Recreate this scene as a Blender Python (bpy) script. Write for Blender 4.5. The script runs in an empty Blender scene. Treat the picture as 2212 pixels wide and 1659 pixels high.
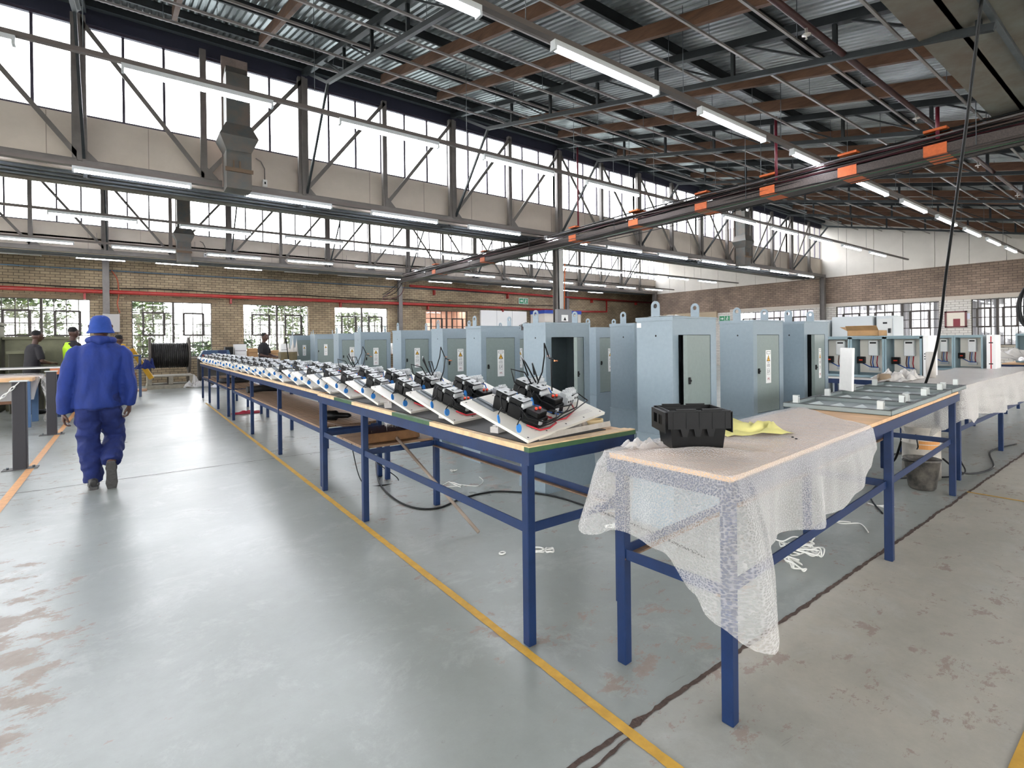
import bpy, math, random
from mathutils import Vector, Matrix, Euler, noise
R = math.radians
random.seed(7)
SC = bpy.context.scene
COL = SC.collection
PI = math.pi

# ------------------------------------------------------------------ camera
def make_camera():
    F, CX, CY, H = 1107.6, 1119.5, 741.1, 1.4
    yaw, pit, rol = .9245, -.0044, .0119
    f = Vector((math.cos(yaw)*math.cos(pit), math.sin(yaw)*math.cos(pit), math.sin(pit)))
    r0 = Vector((math.sin(yaw), -math.cos(yaw), 0)); u0 = r0.cross(f)
    r = r0*math.cos(rol)-u0*math.sin(rol); u = u0*math.cos(rol)+r0*math.sin(rol)
    cd = bpy.data.cameras.new('camera'); cam = bpy.data.objects.new('camera', cd); COL.objects.link(cam)
    m = Matrix.Identity(4)
    for i in range(3):
        m[i][0] = r[i]; m[i][1] = u[i]; m[i][2] = -f[i]
    m[2][3] = H
    cam.matrix_world = m
    cd.sensor_width = 36; cd.sensor_fit = 'HORIZONTAL'; cd.lens = F*36/2212
    cd.shift_x = -(CX-1106)/2212; cd.shift_y = -(829.5-CY)/2212
    cd.clip_start = .05; cd.clip_end = 300
    SC.camera = cam
make_camera()

# ------------------------------------------------------------------ sky and exposure
W = bpy.data.worlds.new('sky'); SC.world = W; W.use_nodes = True
wn = W.node_tree.nodes; wl = W.node_tree.links; wn.clear()
wo = wn.new('ShaderNodeOutputWorld'); wb = wn.new('ShaderNodeBackground')
wt = wn.new('ShaderNodeTexCoord'); wx = wn.new('ShaderNodeSeparateXYZ'); wr = wn.new('ShaderNodeValToRGB')
wl.new(wt.outputs['Generated'], wx.inputs[0]); wl.new(wx.outputs['Z'], wr.inputs[0])
wr.color_ramp.elements[0].position = 0; wr.color_ramp.elements[0].color = (1, .99, .97, 1)
wr.color_ramp.elements[1].position = .7; wr.color_ramp.elements[1].color = (.88, .93, 1, 1)
wl.new(wr.outputs[0], wb.inputs[0]); wb.inputs[1].default_value = 9.0
wl.new(wb.outputs[0], wo.inputs[0])
TUBE_EMIT = 30.0
SC.view_settings.view_transform = 'Standard'; SC.view_settings.look = 'None'
SC.view_settings.exposure = 0.92; SC.view_settings.gamma = 1
SC.view_settings.use_curve_mapping = False
SC.cycles.max_bounces = 10; SC.cycles.diffuse_bounces = 5; SC.cycles.glossy_bounces = 4
SC.cycles.transparent_max_bounces = 24; SC.cycles.sample_clamp_indirect = 6
SC.cycles.use_denoising = True
SC.cycles.caustics_reflective = False; SC.cycles.caustics_refractive = False

# ------------------------------------------------------------------ materials
def lin(h):
    h = h.lstrip('#'); c = [int(h[i:i+2], 16)/255 for i in (0, 2, 4)]
    return tuple((x/12.92 if x <= .04045 else ((x+.055)/1.055)**2.4) for x in c)+(1,)
MATS = {}
def mat(name, col, rough=.5, metal=0., var=.0, vs=6., bump=0., bs=40., spec=.5, alpha=None, emit=None, coat=0., col2=None, stretch=None):
    if name in MATS: return MATS[name]
    m = bpy.data.materials.new(name); m.use_nodes = True
    n = m.node_tree.nodes; l = m.node_tree.links
    b = n['Principled BSDF']; c = lin(col) if isinstance(col, str) else col
    b.inputs['Base Color'].default_value = c; b.inputs['Roughness'].default_value = rough
    b.inputs['Metallic'].default_value = metal; b.inputs['Specular IOR Level'].default_value = spec
    b.inputs['Coat Weight'].default_value = coat
    tc = n.new('ShaderNodeTexCoord'); mp = n.new('ShaderNodeMapping'); l.new(tc.outputs['Object'], mp.inputs[0])
    if stretch: mp.inputs['Scale'].default_value = stretch
    if var or col2:
        t = n.new('ShaderNodeTexNoise'); t.inputs['Scale'].default_value = vs; t.inputs['Detail'].default_value = 8; t.inputs['Roughness'].default_value = .65
        l.new(mp.outputs[0], t.inputs['Vector'])
        r = n.new('ShaderNodeValToRGB'); l.new(t.outputs['Fac'], r.inputs[0])
        r.color_ramp.elements[0].position = .35; r.color_ramp.elements[1].position = .65
        if col2: a, d = c, lin(col2)
        else:
            a = tuple(x*(1-var) for x in c[:3])+(1,); d = tuple(min(1, x*(1+var)) for x in c[:3])+(1,)
        r.color_ramp.elements[0].color = a; r.color_ramp.elements[1].color = d
        l.new(r.outputs[0], b.inputs['Base Color'])
    if bump:
        t = n.new('ShaderNodeTexNoise'); t.inputs['Scale'].default_value = bs; t.inputs['Detail'].default_value = 4
        l.new(mp.outputs[0], t.inputs['Vector'])
        bp = n.new('ShaderNodeBump'); bp.inputs['Strength'].default_value = bump; bp.inputs['Distance'].default_value = .01
        l.new(t.outputs['Fac'], bp.inputs['Height']); l.new(bp.outputs[0], b.inputs['Normal'])
    if alpha is not None: b.inputs['Alpha'].default_value = alpha
    if emit:
        b.inputs['Emission Color'].default_value = lin(emit[0]); b.inputs['Emission Strength'].default_value = emit[1]
    MATS[name] = m
    return m

def mat_glass(name, tint=(1, 1, 1, 1), gloss=.08, rough=.02):
    if name in MATS: return MATS[name]
    m = bpy.data.materials.new(name); m.use_nodes = True; n = m.node_tree.nodes; l = m.node_tree.links; n.clear()
    o = n.new('ShaderNodeOutputMaterial'); mx = n.new('ShaderNodeMixShader'); t = n.new('ShaderNodeBsdfTransparent'); g = n.new('ShaderNodeBsdfGlossy')
    t.inputs[0].default_value = tint; g.inputs['Roughness'].default_value = rough; mx.inputs[0].default_value = gloss
    l.new(t.outputs[0], mx.inputs[1]); l.new(g.outputs[0], mx.inputs[2]); l.new(mx.outputs[0], o.inputs[0])
    MATS[name] = m; return m

def mat_wrap(name, bubbles=True, body=.36, scale=135., tint='#f2efec'):
    """clear plastic sheet: partly see-through, glossy, with bubbles"""
    if name in MATS: return MATS[name]
    m = bpy.data.materials.new(name); m.use_nodes = True; n = m.node_tree.nodes; l = m.node_tree.links
    b = n['Principled BSDF']; o = n['Material Output']
    b.inputs['Base Color'].default_value = lin(tint); b.inputs['Roughness'].default_value = .16; b.inputs['Specular IOR Level'].default_value = .6
    tc = n.new('ShaderNodeTexCoord')
    t = n.new('ShaderNodeBsdfTransparent'); mx = n.new('ShaderNodeMixShader')
    l.new(t.outputs[0], mx.inputs[1]); l.new(b.outputs[0], mx.inputs[2]); l.new(mx.outputs[0], o.inputs[0])
    if bubbles:
        v = n.new('ShaderNodeTexVoronoi'); v.inputs['Scale'].default_value = scale; v.inputs['Randomness'].default_value = .85
        l.new(tc.outputs['UV'], v.inputs['Vector']); v.voronoi_dimensions = '2D'
        bp = n.new('ShaderNodeBump'); bp.inputs['Strength'].default_value = .9; bp.inputs['Distance'].default_value = .006; bp.invert = True
        l.new(v.outputs['Distance'], bp.inputs['Height']); l.new(bp.outputs[0], b.inputs['Normal'])
        r = n.new('ShaderNodeMapRange'); r.inputs[1].default_value = .05; r.inputs[2].default_value = .65
        r.inputs[3].default_value = body*.82; r.inputs[4].default_value = min(1, body*1.3)
        l.new(v.outputs['Distance'], r.inputs[0])
        lw = n.new('ShaderNodeLayerWeight'); lw.inputs['Blend'].default_value = .5
        pw = n.new('ShaderNodeMath'); pw.operation = 'POWER'; l.new(lw.outputs['Facing'], pw.inputs[0]); pw.inputs[1].default_value = 1.6
        ma = n.new('ShaderNodeMath'); ma.operation = 'MULTIPLY_ADD'; l.new(pw.outputs[0], ma.inputs[0]); ma.inputs[1].default_value = .42; l.new(r.outputs[0], ma.inputs[2]); ma.use_clamp = True
        l.new(ma.outputs[0], mx.inputs[0])
    else:
        t2 = n.new('ShaderNodeTexNoise'); t2.inputs['Scale'].default_value = 9; l.new(tc.outputs['Object'], t2.inputs['Vector'])
        bp = n.new('ShaderNodeBump'); bp.inputs['Strength'].default_value = .8; bp.inputs['Distance'].default_value = .03
        l.new(t2.outputs['Fac'], bp.inputs['Height']); l.new(bp.outputs[0], b.inputs['Normal'])
        mx.inputs[0].default_value = body
    MATS[name] = m; return m

def mat_brick(name, c1, c2, mortar, scale=1., axis='x', whitez=None, white='#cfcac2'):
    if name in MATS: return MATS[name]
    m = bpy.data.materials.new(name); m.use_nodes = True; n = m.node_tree.nodes; l = m.node_tree.links
    b = n['Principled BSDF']; b.inputs['Roughness'].default_value = .85
    g = n.new('ShaderNodeNewGeometry'); s = n.new('ShaderNodeSeparateXYZ'); c = n.new('ShaderNodeCombineXYZ')
    l.new(g.outputs['Position'], s.inputs[0])
    l.new(s.outputs['X' if axis == 'x' else 'Y'], c.inputs[0]); l.new(s.outputs['Z'], c.inputs[1])
    k = n.new('ShaderNodeTexBrick'); l.new(c.outputs[0], k.inputs['Vector'])
    k.inputs['Scale'].default_value = 1; k.inputs['Brick Width'].default_value = .24*scale; k.inputs['Row Height'].default_value = .088*scale
    k.inputs['Mortar Size'].default_value = .008; k.inputs['Color1'].default_value = lin(c1); k.inputs['Color2'].default_value = lin(c2); k.inputs['Mortar'].default_value = lin(mortar)
    nz = n.new('ShaderNodeTexNoise'); nz.inputs['Scale'].default_value = 1.3; nz.inputs['Detail'].default_value = 8; l.new(g.outputs['Position'], nz.inputs['Vector'])
    mr = n.new('ShaderNodeMapRange'); mr.inputs[1].default_value = .3; mr.inputs[2].default_value = .7; mr.inputs[3].default_value = .72; mr.inputs[4].default_value = 1.2
    l.new(nz.outputs['Fac'], mr.inputs[0])
    vm = n.new('ShaderNodeVectorMath'); vm.operation = 'SCALE'; l.new(k.outputs['Color'], vm.inputs[0]); l.new(mr.outputs[0], vm.inputs['Scale'])
    out = vm.outputs[0]
    if whitez is not None:                      # whitewashed lower part of the wall
        mt = n.new('ShaderNodeMath'); mt.operation = 'LESS_THAN'; l.new(s.outputs['Z'], mt.inputs[0]); mt.inputs[1].default_value = whitez
        k2 = n.new('ShaderNodeTexBrick'); l.new(c.outputs[0], k2.inputs['Vector'])
        for nm in ('Brick Width', 'Row Height', 'Mortar Size', 'Scale'): k2.inputs[nm].default_value = k.inputs[nm].default_value
        k2.inputs['Color1'].default_value = lin(white); k2.inputs['Color2'].default_value = lin('#c4bfb8'); k2.inputs['Mortar'].default_value = lin('#948f88')
        mc = n.new('ShaderNodeMix'); mc.data_type = 'RGBA'; l.new(mt.outputs[0], mc.inputs[0]); l.new(out, mc.inputs[6]); l.new(k2.outputs['Color'], mc.inputs[7])
        out = mc.outputs[2]
    l.new(out, b.inputs['Base Color'])
    bp = n.new('ShaderNodeBump'); bp.inputs['Strength'].default_value = .6; bp.inputs['Distance'].default_value = .01; bp.invert = True
    l.new(k.outputs['Fac'], bp.inputs['Height']); l.new(bp.outputs[0], b.inputs['Normal'])
    MATS[name] = m; return m

def mat_floor():
    m = bpy.data.materials.new('painted_concrete'); m.use_nodes = True; n = m.node_tree.nodes; l = m.node_tree.links
    b = n['Principled BSDF']; b.inputs['Specular IOR Level'].default_value = .46
    g = n.new('ShaderNodeNewGeometry'); s = n.new('ShaderNodeSeparateXYZ'); l.new(g.outputs['Position'], s.inputs[0])
    def noise_(sc, det=8, rough=.6, dist=0, vec=None):
        t = n.new('ShaderNodeTexNoise'); t.inputs['Scale'].default_value = sc; t.inputs['Detail'].default_value = det
        t.inputs['Roughness'].default_value = rough; t.inputs['Distortion'].default_value = dist; l.new(vec or g.outputs['Position'], t.inputs['Vector']); return t.outputs['Fac']
    def rng(x, a, c, d=0., e=1.):
        r = n.new('ShaderNodeMapRange'); l.new(x, r.inputs[0]); r.inputs[1].default_value = a; r.inputs[2].default_value = c; r.inputs[3].default_value = d; r.inputs[4].default_value = e; return r.outputs[0]
    def math_(op, a, c):
        t = n.new('ShaderNodeMath'); t.operation = op
        for i, v in enumerate((a, c)):
            if isinstance(v, (int, float)): t.inputs[i].default_value = v
            else: l.new(v, t.inputs[i])
        return t.outputs[0]
    def mix(f, a, c):
        t = n.new('ShaderNodeMix'); t.data_type = 'RGBA'
        if isinstance(f, (int, float)): t.inputs[0].default_value = f
        else: l.new(f, t.inputs[0])
        for i, v in ((6, a), (7, c)):
            if isinstance(v, tuple): t.inputs[i].default_value = v
            else: l.new(v, t.inputs[i])
        return t.outputs[2]
    big = noise_(.7, 5)
    paint = mix(rng(big, .3, .7), lin('#8b908b'), lin('#9da19c'))
    # the slab on the near side of the joint is worn to a browner grey
    slab = math_('LESS_THAN', s.outputs['Y'], 1.24)
    right = rng(s.outputs['X'], 1.0, 2.2)
    worn = mix(rng(noise_(1.6, 8), .35, .65), lin('#aca597'), lin('#bdb4a5'))
    base = mix(math_('MULTIPLY', slab, math_('MULTIPLY', right, .8)), paint, worn)
    # bare patches where the paint has flaked
    mpx = n.new('ShaderNodeMapping'); mpx.inputs['Scale'].default_value = (1, 1.6, 1); l.new(g.outputs['Position'], mpx.inputs[0])
    n1 = noise_(4.2, 14, .80, .2, mpx.outputs[0]); n2 = noise_(.55, 3)
    lim = math_('SUBTRACT', .70, math_('MULTIPLY', n2, .25))
    left = rng(s.outputs['X'], -.15, -.4)
    lim = math_('SUBTRACT', lim, math_('MULTIPLY', math_('MULTIPLY', left, rng(s.outputs['Y'], 4.6, 3.4)), .08))
    keep = math_('MULTIPLY', rng(s.outputs['X'], -.3, -.05), rng(s.outputs['X'], 1.35, 1.15))
    lim = math_('ADD', lim, math_('MULTIPLY', keep, .07))
    bare = rng(math_('SUBTRACT', n1, lim), -.004, .012)
    mott = rng(noise_(9, 12, .8), .3, .7, .0, 1.); base = mix(math_('MULTIPLY', mott, .36), base, lin('#7c7f78')); base = mix(math_('MULTIPLY', rng(noise_(2.3, 13, .78, .4), .52, .68), .40), base, lin('#b9bbb7'))
    spk = rng(noise_(60, 4, .7), .70, .76); base = mix(math_('MULTIPLY', spk, .5), base, lin('#4a4744'))
    base = mix(math_('MULTIPLY', bare, .9), base, mix(noise_(30), lin('#8a7c72'), lin('#a3968b')))
    # fine scuffs and specks
    sc = rng(noise_(24, 10, .75), .62, .72); base = mix(math_('MULTIPLY', sc, .5), base, lin('#5e5a55'))
    mp2 = n.new('ShaderNodeMapping'); mp2.inputs['Scale'].default_value = (1.2, 16, 1); mp2.inputs['Rotation'].default_value = (0, 0, .5); l.new(g.outputs['Position'], mp2.inputs[0])
    sk = rng(noise_(2.2, 6, .6, .5, mp2.outputs[0]), .70, .74); base = mix(math_('MULTIPLY', sk, .45), base, lin('#6d6962'))
    l.new(base, b.inputs['Base Color'])
    ro = math_('ADD', rng(noise_(.9, 4), .3, .7, .27, .38), math_('MULTIPLY', bare, .3))
    ro = math_('ADD', ro, math_('MULTIPLY', math_('MULTIPLY', slab, right), .22))
    l.new(ro, b.inputs['Roughness'])
    bp = n.new('ShaderNodeBump'); bp.inputs['Strength'].default_value = .05; bp.inputs['Distance'].default_value = .01
    hh = math_('ADD', math_('MULTIPLY', noise_(7, 6), 1.), math_('MULTIPLY', bare, -.5)); l.new(hh, bp.inputs['Height']); l.new(bp.outputs[0], b.inputs['Normal'])
    return m

BLUE = mat('blue_painted_steel', '#10284f', .42, 0, .18, 7, .05, 60, spec=.35)
BLUEG = mat('greyish_blue_steel', '#46597a', .45, 0, .15, 7)
GREYC = mat('grey_blue_enamel', '#7d8c95', .42, 0, .04, 30, .02, 300)
GREYD = mat('shaded_door_enamel', '#76827f', .42, 0, .05, 30)  # kiosk enamel darkened: the shade of the front faces is in the colour
INNER = mat('dark_cabinet_interior', '#5c686c', .5, 0, .1, 8)
BLACK = mat('black_plastic', '#0c0d0e', .42, 0, .2, 20, spec=.22)
BLACKM = mat('matt_black', '#0f0f10', .7)
WHITE = mat('white_plastic', '#e4e4e2', .4)
CREAM = mat('cream_plate', '#dcd8cd', .42, 0, .03, 12)
STEEL = mat('grey_steel', '#5e6468', .45, .5, .15, 8)
GIRD = mat('painted_girder_steel', '#6f6a66', .55, .1, .12, 5)
DARKST = mat('dark_truss_steel', '#23282a', .6, .2, .2, 5)
WOODB = mat('brown_roof_timber', '#614431', .7, 0, .3, 3, .15, 20, stretch=(6, 1, 6))
PLY = mat('plywood', '#d3ab80', .6, 0, .14, 4, .05, 40, stretch=(1, 8, 1))
PLYE = mat('raw_wood_edge', '#cfb189', .7, 0, .2, 12, .1, 60)
SHELF = mat('worn_shelf_board', '#80664f', .7, 0, .3, 5, .1, 50, stretch=(1, 10, 1))
GREENP = mat('green_paint', '#2c4f2d', .5, 0, .15, 20)
RUBBER = mat('black_rubber_mat', '#232120', .75, 0, .25, 6, .15, 80)
REDP = mat('red_pipe_paint', '#93231f', .4, 0, .15, 8)
DRED = mat('dark_red_pipe', '#3f2424', .5, 0, .2, 8)
RED = mat('red_plastic', '#e03a1c', .4)
REDW = mat('red_wire', '#b0202c', .4)
BLUEW = mat('blue_wire', '#1f58ad', .4)
BLUET = mat('blue_tag', '#2f86d8', .4)
GREYP = mat('grey_plastic', '#bcbfc0', .45)
ORANGE = mat('orange_plate', '#c8612a', .6, 0, .12, 20)
YELP = mat('yellow_floor_paint', '#c79b3d', .55, 0, .12, 14, .1, 60)
TUBE = mat('lit_tube', '#ffffff', .4, emit=('#f2f4ff', TUBE_EMIT))
TUBEO = mat('unlit_tube', '#dfe2e4', .35)
HOUS = mat('white_enamel_housing', '#cfd3d6', .4)
CLEAR = mat_wrap('clear_plastic', False, .30)
WRAP = mat_wrap('bubble_wrap', True, .25)
WRAPW = mat_wrap('milky_bubble_wrap', True, .52, 120., '#d8d4ce')
POLY = mat_wrap('clear_polythene', False, .42)
CARD = mat('cardboard', '#a9855c', .8, 0, .1, 10)
BAND = mat('beige_cement_panel', '#c9beb2', .75, 0, .05, 2.5, .05, 20)
SKIN = mat('dark_skin', '#4a3128', .5)
OVER = mat('royal_blue_overall', '#112b72', .8, 0, .16, 9, 1., 13, stretch=(1, 1, .55))
OVERD = mat('navy_overall', '#0f205a', .85, 0, .2, 9, 1., 15, stretch=(1, 1, 1.2))
HATM = mat('blue_hat_cloth', '#1d3f8c', .85, 0, .12, 12, .3, 350)
SHOE = mat('grey_rubber_sole', '#4b4a49', .8, 0, .2, 40, .5, 120)
TSH = mat('black_cloth', '#1d1b20', .85)
HIVIS = mat('hi_vis_yellow', '#b8e62a', .6)
OLIVE = mat('olive_cabinet', '#6a6a52', .6, 0, .12, 5)
STRAP = mat('white_strap', '#dcdcd6', .5)
GLASS = mat_glass('window_glass')
FOAMW = mat('white_foam', '#e2e0dc', .8, 0, .03, 20)
YPAP = mat('pale_yellow_paper', '#e8e08f', .7)

# ------------------------------------------------------------------ mesh builder
class MB:
    def __init__(s): s.v = []; s.f = []; s.mi = []; s.sm = []; s.uv = {}
    def add(s, vs, fs, mi=0, smooth=False):
        o = len(s.v); s.v += [tuple(v) for v in vs]
        for f in fs: s.f.append(tuple(i+o for i in f)); s.mi.append(mi); s.sm.append(smooth)
        return s
    def box(s, a, b, mi=0, M=None):
        x0, y0, z0 = a; x1, y1, z1 = b
        vs = [(x0,y0,z0),(x1,y0,z0),(x1,y1,z0),(x0,y1,z0),(x0,y0,z1),(x1,y0,z1),(x1,y1,z1),(x0,y1,z1)]
        if M is not None: vs = [tuple(M @ Vector(v)) for v in vs]
        return s.add(vs, [(0,3,2,1),(4,5,6,7),(0,1,5,4),(1,2,6,5),(2,3,7,6),(3,0,4,7)], mi)
    def bbox(s, a, b, r=.004, mi=0, M=None):
        """box with chamfered vertical and horizontal edges"""
        x0, y0, z0 = a; x1, y1, z1 = b
        r = min(r, (x1-x0)*.45, (y1-y0)*.45, (z1-z0)*.45)
        def ring(ix, z): 
            i = ix
            return [(x0+r+i,y0+i,z),(x1-r-i,y0+i,z),(x1-i,y0+r+i,z),(x1-i,y1-r-i,z),(x1-r-i,y1-i,z),(x0+r+i,y1-i,z),(x0+i,y1-r-i,z),(x0+i,y0+r+i,z)]
        vs = ring(r*.7, z0)+ring(0, z0+r)+ring(0, z1-r)+ring(r*.7, z1)
        if M is not None: vs = [tuple(M @ Vector(v)) for v in vs]
        fs = [tuple(range(7, -1, -1)), tuple(range(24, 32))]
        for k in range(3):
            for i in range(8):
                j = (i+1) % 8; fs.append((k*8+i, k*8+j, k*8+8+j, k*8+8+i))
        return s.add(vs, fs, mi)
    def bar(s, p, q, w, h=None, mi=0, upv=(0, 0, 1)):
        h = w if h is None else h
        p = Vector(p); q = Vector(q); d = (q-p); L = d.length
        if L < 1e-6: return s
        d.normalize(); u = Vector(upv)
        if abs(d.dot(u)) > .99: u = Vector((1, 0, 0))
        x = d.cross(u).normalized(); z = x.cross(d).normalized()
        vs = []
        for c in (p, q):
            for a, b in ((-1,-1),(1,-1),(1,1),(-1,1)): vs.append(tuple(c+x*(a*w/2)+z*(b*h/2)))
        return s.add(vs, [(3,2,1,0),(4,5,6,7),(0,1,5,4),(1,2,6,5),(2,3,7,6),(3,0,4,7)], mi)
    def tube(s, pts, r, seg=8, mi=0, smooth=True, cap=True, flat=1., ref=None):
        pts = [Vector(p) for p in pts]; n = len(pts)
        rad = r if isinstance(r, (list, tuple)) else [r]*n
        ring = []; prev = None
        for i, p in enumerate(pts):
            a = pts[max(0, i-1)]; b = pts[min(n-1, i+1)]; d = (b-a)
            if d.length < 1e-9: d = Vector((0, 0, 1))
            d.normalize()
            if prev is None:
                u = Vector(ref) if ref else (Vector((0, 0, 1)) if abs(d.z) < .9 else Vector((1, 0, 0)))
                x = u.cross(d).normalized()
            else:
                x = prev-d*prev.dot(d)
                x = x.normalized() if x.length > 1e-6 else Vector((1, 0, 0))
            prev = x; y = d.cross(x).normalized()
            rr_ = rad[i]; rx, ry = rr_ if isinstance(rr_, (list, tuple)) else (rr_, rr_*flat)
            ring += [tuple(p+x*(math.cos(t)*rx)+y*(math.sin(t)*ry)) for t in (2*PI*k/seg for k in range(seg))]
        fs = []
        for i in range(n-1):
            for k in range(seg):
                j = (k+1) % seg; fs.append((i*seg+k, i*seg+j, (i+1)*seg+j, (i+1)*seg+k))
        s.add(ring, fs, mi, smooth)
        if cap:
            o = len(s.v)-n*seg
            s.f.append(tuple(o+k for k in range(seg-1, -1, -1))); s.mi.append(mi); s.sm.append(False)
            s.f.append(tuple(o+(n-1)*seg+k for k in range(seg))); s.mi.append(mi); s.sm.append(False)
        return s
    def cyl(s, p, q, r, seg=16, mi=0, r2=None):
        return s.tube([p, q], [r, r if r2 is None else r2], seg, mi)
    def lathe(s, prof, c=(0, 0, 0), seg=24, mi=0, smooth=True):
        vs = []; n = len(prof)
        for r_, z in prof:
            for k in range(seg):
                t = 2*PI*k/seg; vs.append((c[0]+r_*math.cos(t), c[1]+r_*math.sin(t), c[2]+z))
        fs = []
        for i in range(n-1):
            for k in range(seg):
                j = (k+1) % seg; fs.append((i*seg+k, i*seg+j, (i+1)*seg+j, (i+1)*seg+k))
        if prof[0][0] > 1e-5: fs.append(tuple(range(seg-1, -1, -1)))
        if prof[-1][0] > 1e-5: fs.append(tuple((n-1)*seg+k for k in range(seg)))
        return s.add(vs, fs, mi, smooth)
    def prism(s, poly, z0, z1, mi=0, M=None):
        n = len(poly); vs = [(x, y, z0) for x, y in poly]+[(x, y, z1) for x, y in poly]
        if M is not None: vs = [tuple(M @ Vector(v)) for v in vs]
        return s.add(vs, [tuple(range(n-1, -1, -1)), tuple(range(n, 2*n))]+[(i, (i+1) % n, n+(i+1) % n, n+i) for i in range(n)], mi)
    def grid(s, fn, nu, nv, mi=0, smooth=True):
        vs = [fn(i/nu, j/nv) for i in range(nu+1) for j in range(nv+1)]
        fs = [(i*(nv+1)+j, (i+1)*(nv+1)+j, (i+1)*(nv+1)+j+1, i*(nv+1)+j+1) for i in range(nu) for j in range(nv)]
        return s.add(vs, fs, mi, smooth)
    def mesh(s, name, mats):
        me = bpy.data.meshes.new(name); me.from_pydata(s.v, [], s.f)
        for m in (mats if isinstance(mats, (list, tuple)) else [mats]): me.materials.append(m)
        me.polygons.foreach_set('material_index', s.mi); me.polygons.foreach_set('use_smooth', s.sm)
        if s.uv:
            ul = me.uv_layers.new(name='UVMap')
            for lp in me.loops: ul.data[lp.index].uv = s.uv.get(lp.vertex_index, (0, 0))
        me.update(); return me
    def build(s, name, mats, parent=None, loc=None, rot=None):
        o = bpy.data.objects.new(name, s.mesh(name, mats)); COL.objects.link(o)
        if parent: attach(o, parent)
        if loc: o.location = loc
        if rot: o.rotation_euler = rot
        return o
def tag(o, label=None, cat=None, group=None, kind=None):
    if label: o['label'] = label
    if cat: o['category'] = cat
    if group: o['group'] = group
    if kind: o['kind'] = kind
    return o
def thing(name, label, cat, loc=(0, 0, 0), rz=0, group=None, rot=None):
    o = bpy.data.objects.new(name, None); COL.objects.link(o); o.location = loc
    o.rotation_euler = rot if rot else (0, 0, rz); o.empty_display_size = .1
    return tag(o, label, cat, group)
KIDS = {}
def attach(o, parent):
    o.parent = parent; KIDS.setdefault(parent.name, []).append(o)
def copy_tree(o, parent=None):
    c = o.copy(); COL.objects.link(c)
    if parent: attach(c, parent)
    for ch in KIDS.get(o.name, []): copy_tree(ch, c)
    return c
def struct(o): o['kind'] = 'structure'; return o
ORD = ['first','second','third','fourth','fifth','sixth','seventh','eighth','ninth','tenth','eleventh','twelfth','thirteenth','fourteenth','fifteenth','sixteenth','seventeenth','eighteenth','nineteenth','twentieth','twenty-first','twenty-second','twenty-third','twenty-fourth','twenty-fifth','twenty-sixth','twenty-seventh','twenty-eighth','twenty-ninth','thirtieth']
def text_mb(mb, s, size, M, mi=0, depth=.0006, align='CENTER', sx=1.):
    cu = bpy.data.curves.new('t', 'FONT'); cu.body = s; cu.size = size; cu.align_x = align; cu.align_y = 'CENTER'; cu.extrude = depth; cu.resolution_u = 2
    o = bpy.data.objects.new('t', cu); COL.objects.link(o); bpy.context.view_layer.update()
    me = o.evaluated_get(bpy.context.evaluated_depsgraph_get()).to_mesh()
    vs = [tuple(M @ Vector((v.co.x*sx, v.co.y, v.co.z))) for v in me.vertices]; fs = [tuple(p.vertices) for p in me.polygons]
    bpy.data.objects.remove(o); bpy.data.curves.remove(cu)
    mb.add(vs, fs, mi)
FACE_Y = Matrix(((1,0,0,0),(0,0,-1,0),(0,1,0,0),(0,0,0,1)))   # text lying in XY stood up to face -Y
# ------------------------------------------------------------------ the building
X0, X1, YN, YG, YG2, YF = -11.0, 24.3, -9.0, 10.0, 19.0, 22.0
def wall_holes(name, axis, c, t, a0, a1, z0, z1, holes, m):
    """wall across coordinate c..c+t, running a0..a1; holes are (a, b, lo, hi)"""
    mb = MB()
    def bx(a, b, lo, hi):
        if b-a < 1e-4 or hi-lo < 1e-4: return
        if axis == 'x': mb.box((a, c, lo), (b, c+t, hi))
        else: mb.box((c, a, lo), (c+t, b, hi))
    cur = a0
    for h in sorted(holes):
        bx(cur, h[0], z0, z1); bx(h[0], h[1], z0, h[2]); bx(h[0], h[1], h[3], z1); cur = h[1]
    bx(cur, a1, z0, z1)
    return struct(mb.build(name, m))
struct(MB().box((X0, YN, -.12), (28.4, YF+.25, 0)).build('floor', mat_floor()))
struct(MB().box((-60, -60, -.5), (90, 90, -.13)).build('ground_outside', mat('outside_ground', '#a8a698', .9, 0, .15, 1)))
BRF = mat_brick('sandy_brick', '#a59478', '#8e7d65', '#5a4e40')
BRE = mat_brick('brown_brick', '#8f7c6c', '#7d6b5e', '#5d5148', axis='y', whitez=2.72)
PLAIN = mat('plain_wall', '#a79f93', .85, 0, .08, 2)
FWIN = [(-6.9, -4.5, .96, 2.93), (-3.47, -1.07, .96, 2.93), (.02, 2.39, .96, 2.93), (3.43, 5.83, .96, 2.93), (6.89, 9.26, .96, 2.93), (11.14, 13.46, 1.0, 2.90)]
wall_holes('wall_far', 'x', YF, .25, X0, 28.4, 0, 4.6, FWIN, BRF)
EWIN = [(3.55, 4.95, 1.05, 2.70), (5.87, 9.42, 1.05, 2.70), (10.32, 13.94, 1.05, 2.66), (-.8, 1.8, 1.05, 2.70)]
wall_holes('wall_end', 'y', X1, .25, YN, YG2, 0, 4.0, EWIN+[(15.13, 18.17, 0, 2.55)], BRE)
LWIN_ADD = [(-8.5+5.2*k, -4.1+5.2*k, .8, 4.6) for k in range(6)]  # unseen windows, added to light the faces turned to the left
wall_holes('wall_left', 'y', X0-.25, .25, YN, YF+.25, 0, 7, LWIN_ADD, PLAIN)
NWIN_ADD = [(-10.0+5.8*k, -5.6+5.8*k, .9, 3.6) for k in range(6)]  # unseen windows behind the camera, added to light the front faces
wall_holes('wall_near', 'x', YN-.25, .25, X0, X1+.25, 0, 7, NWIN_ADD, PLAIN)
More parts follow.
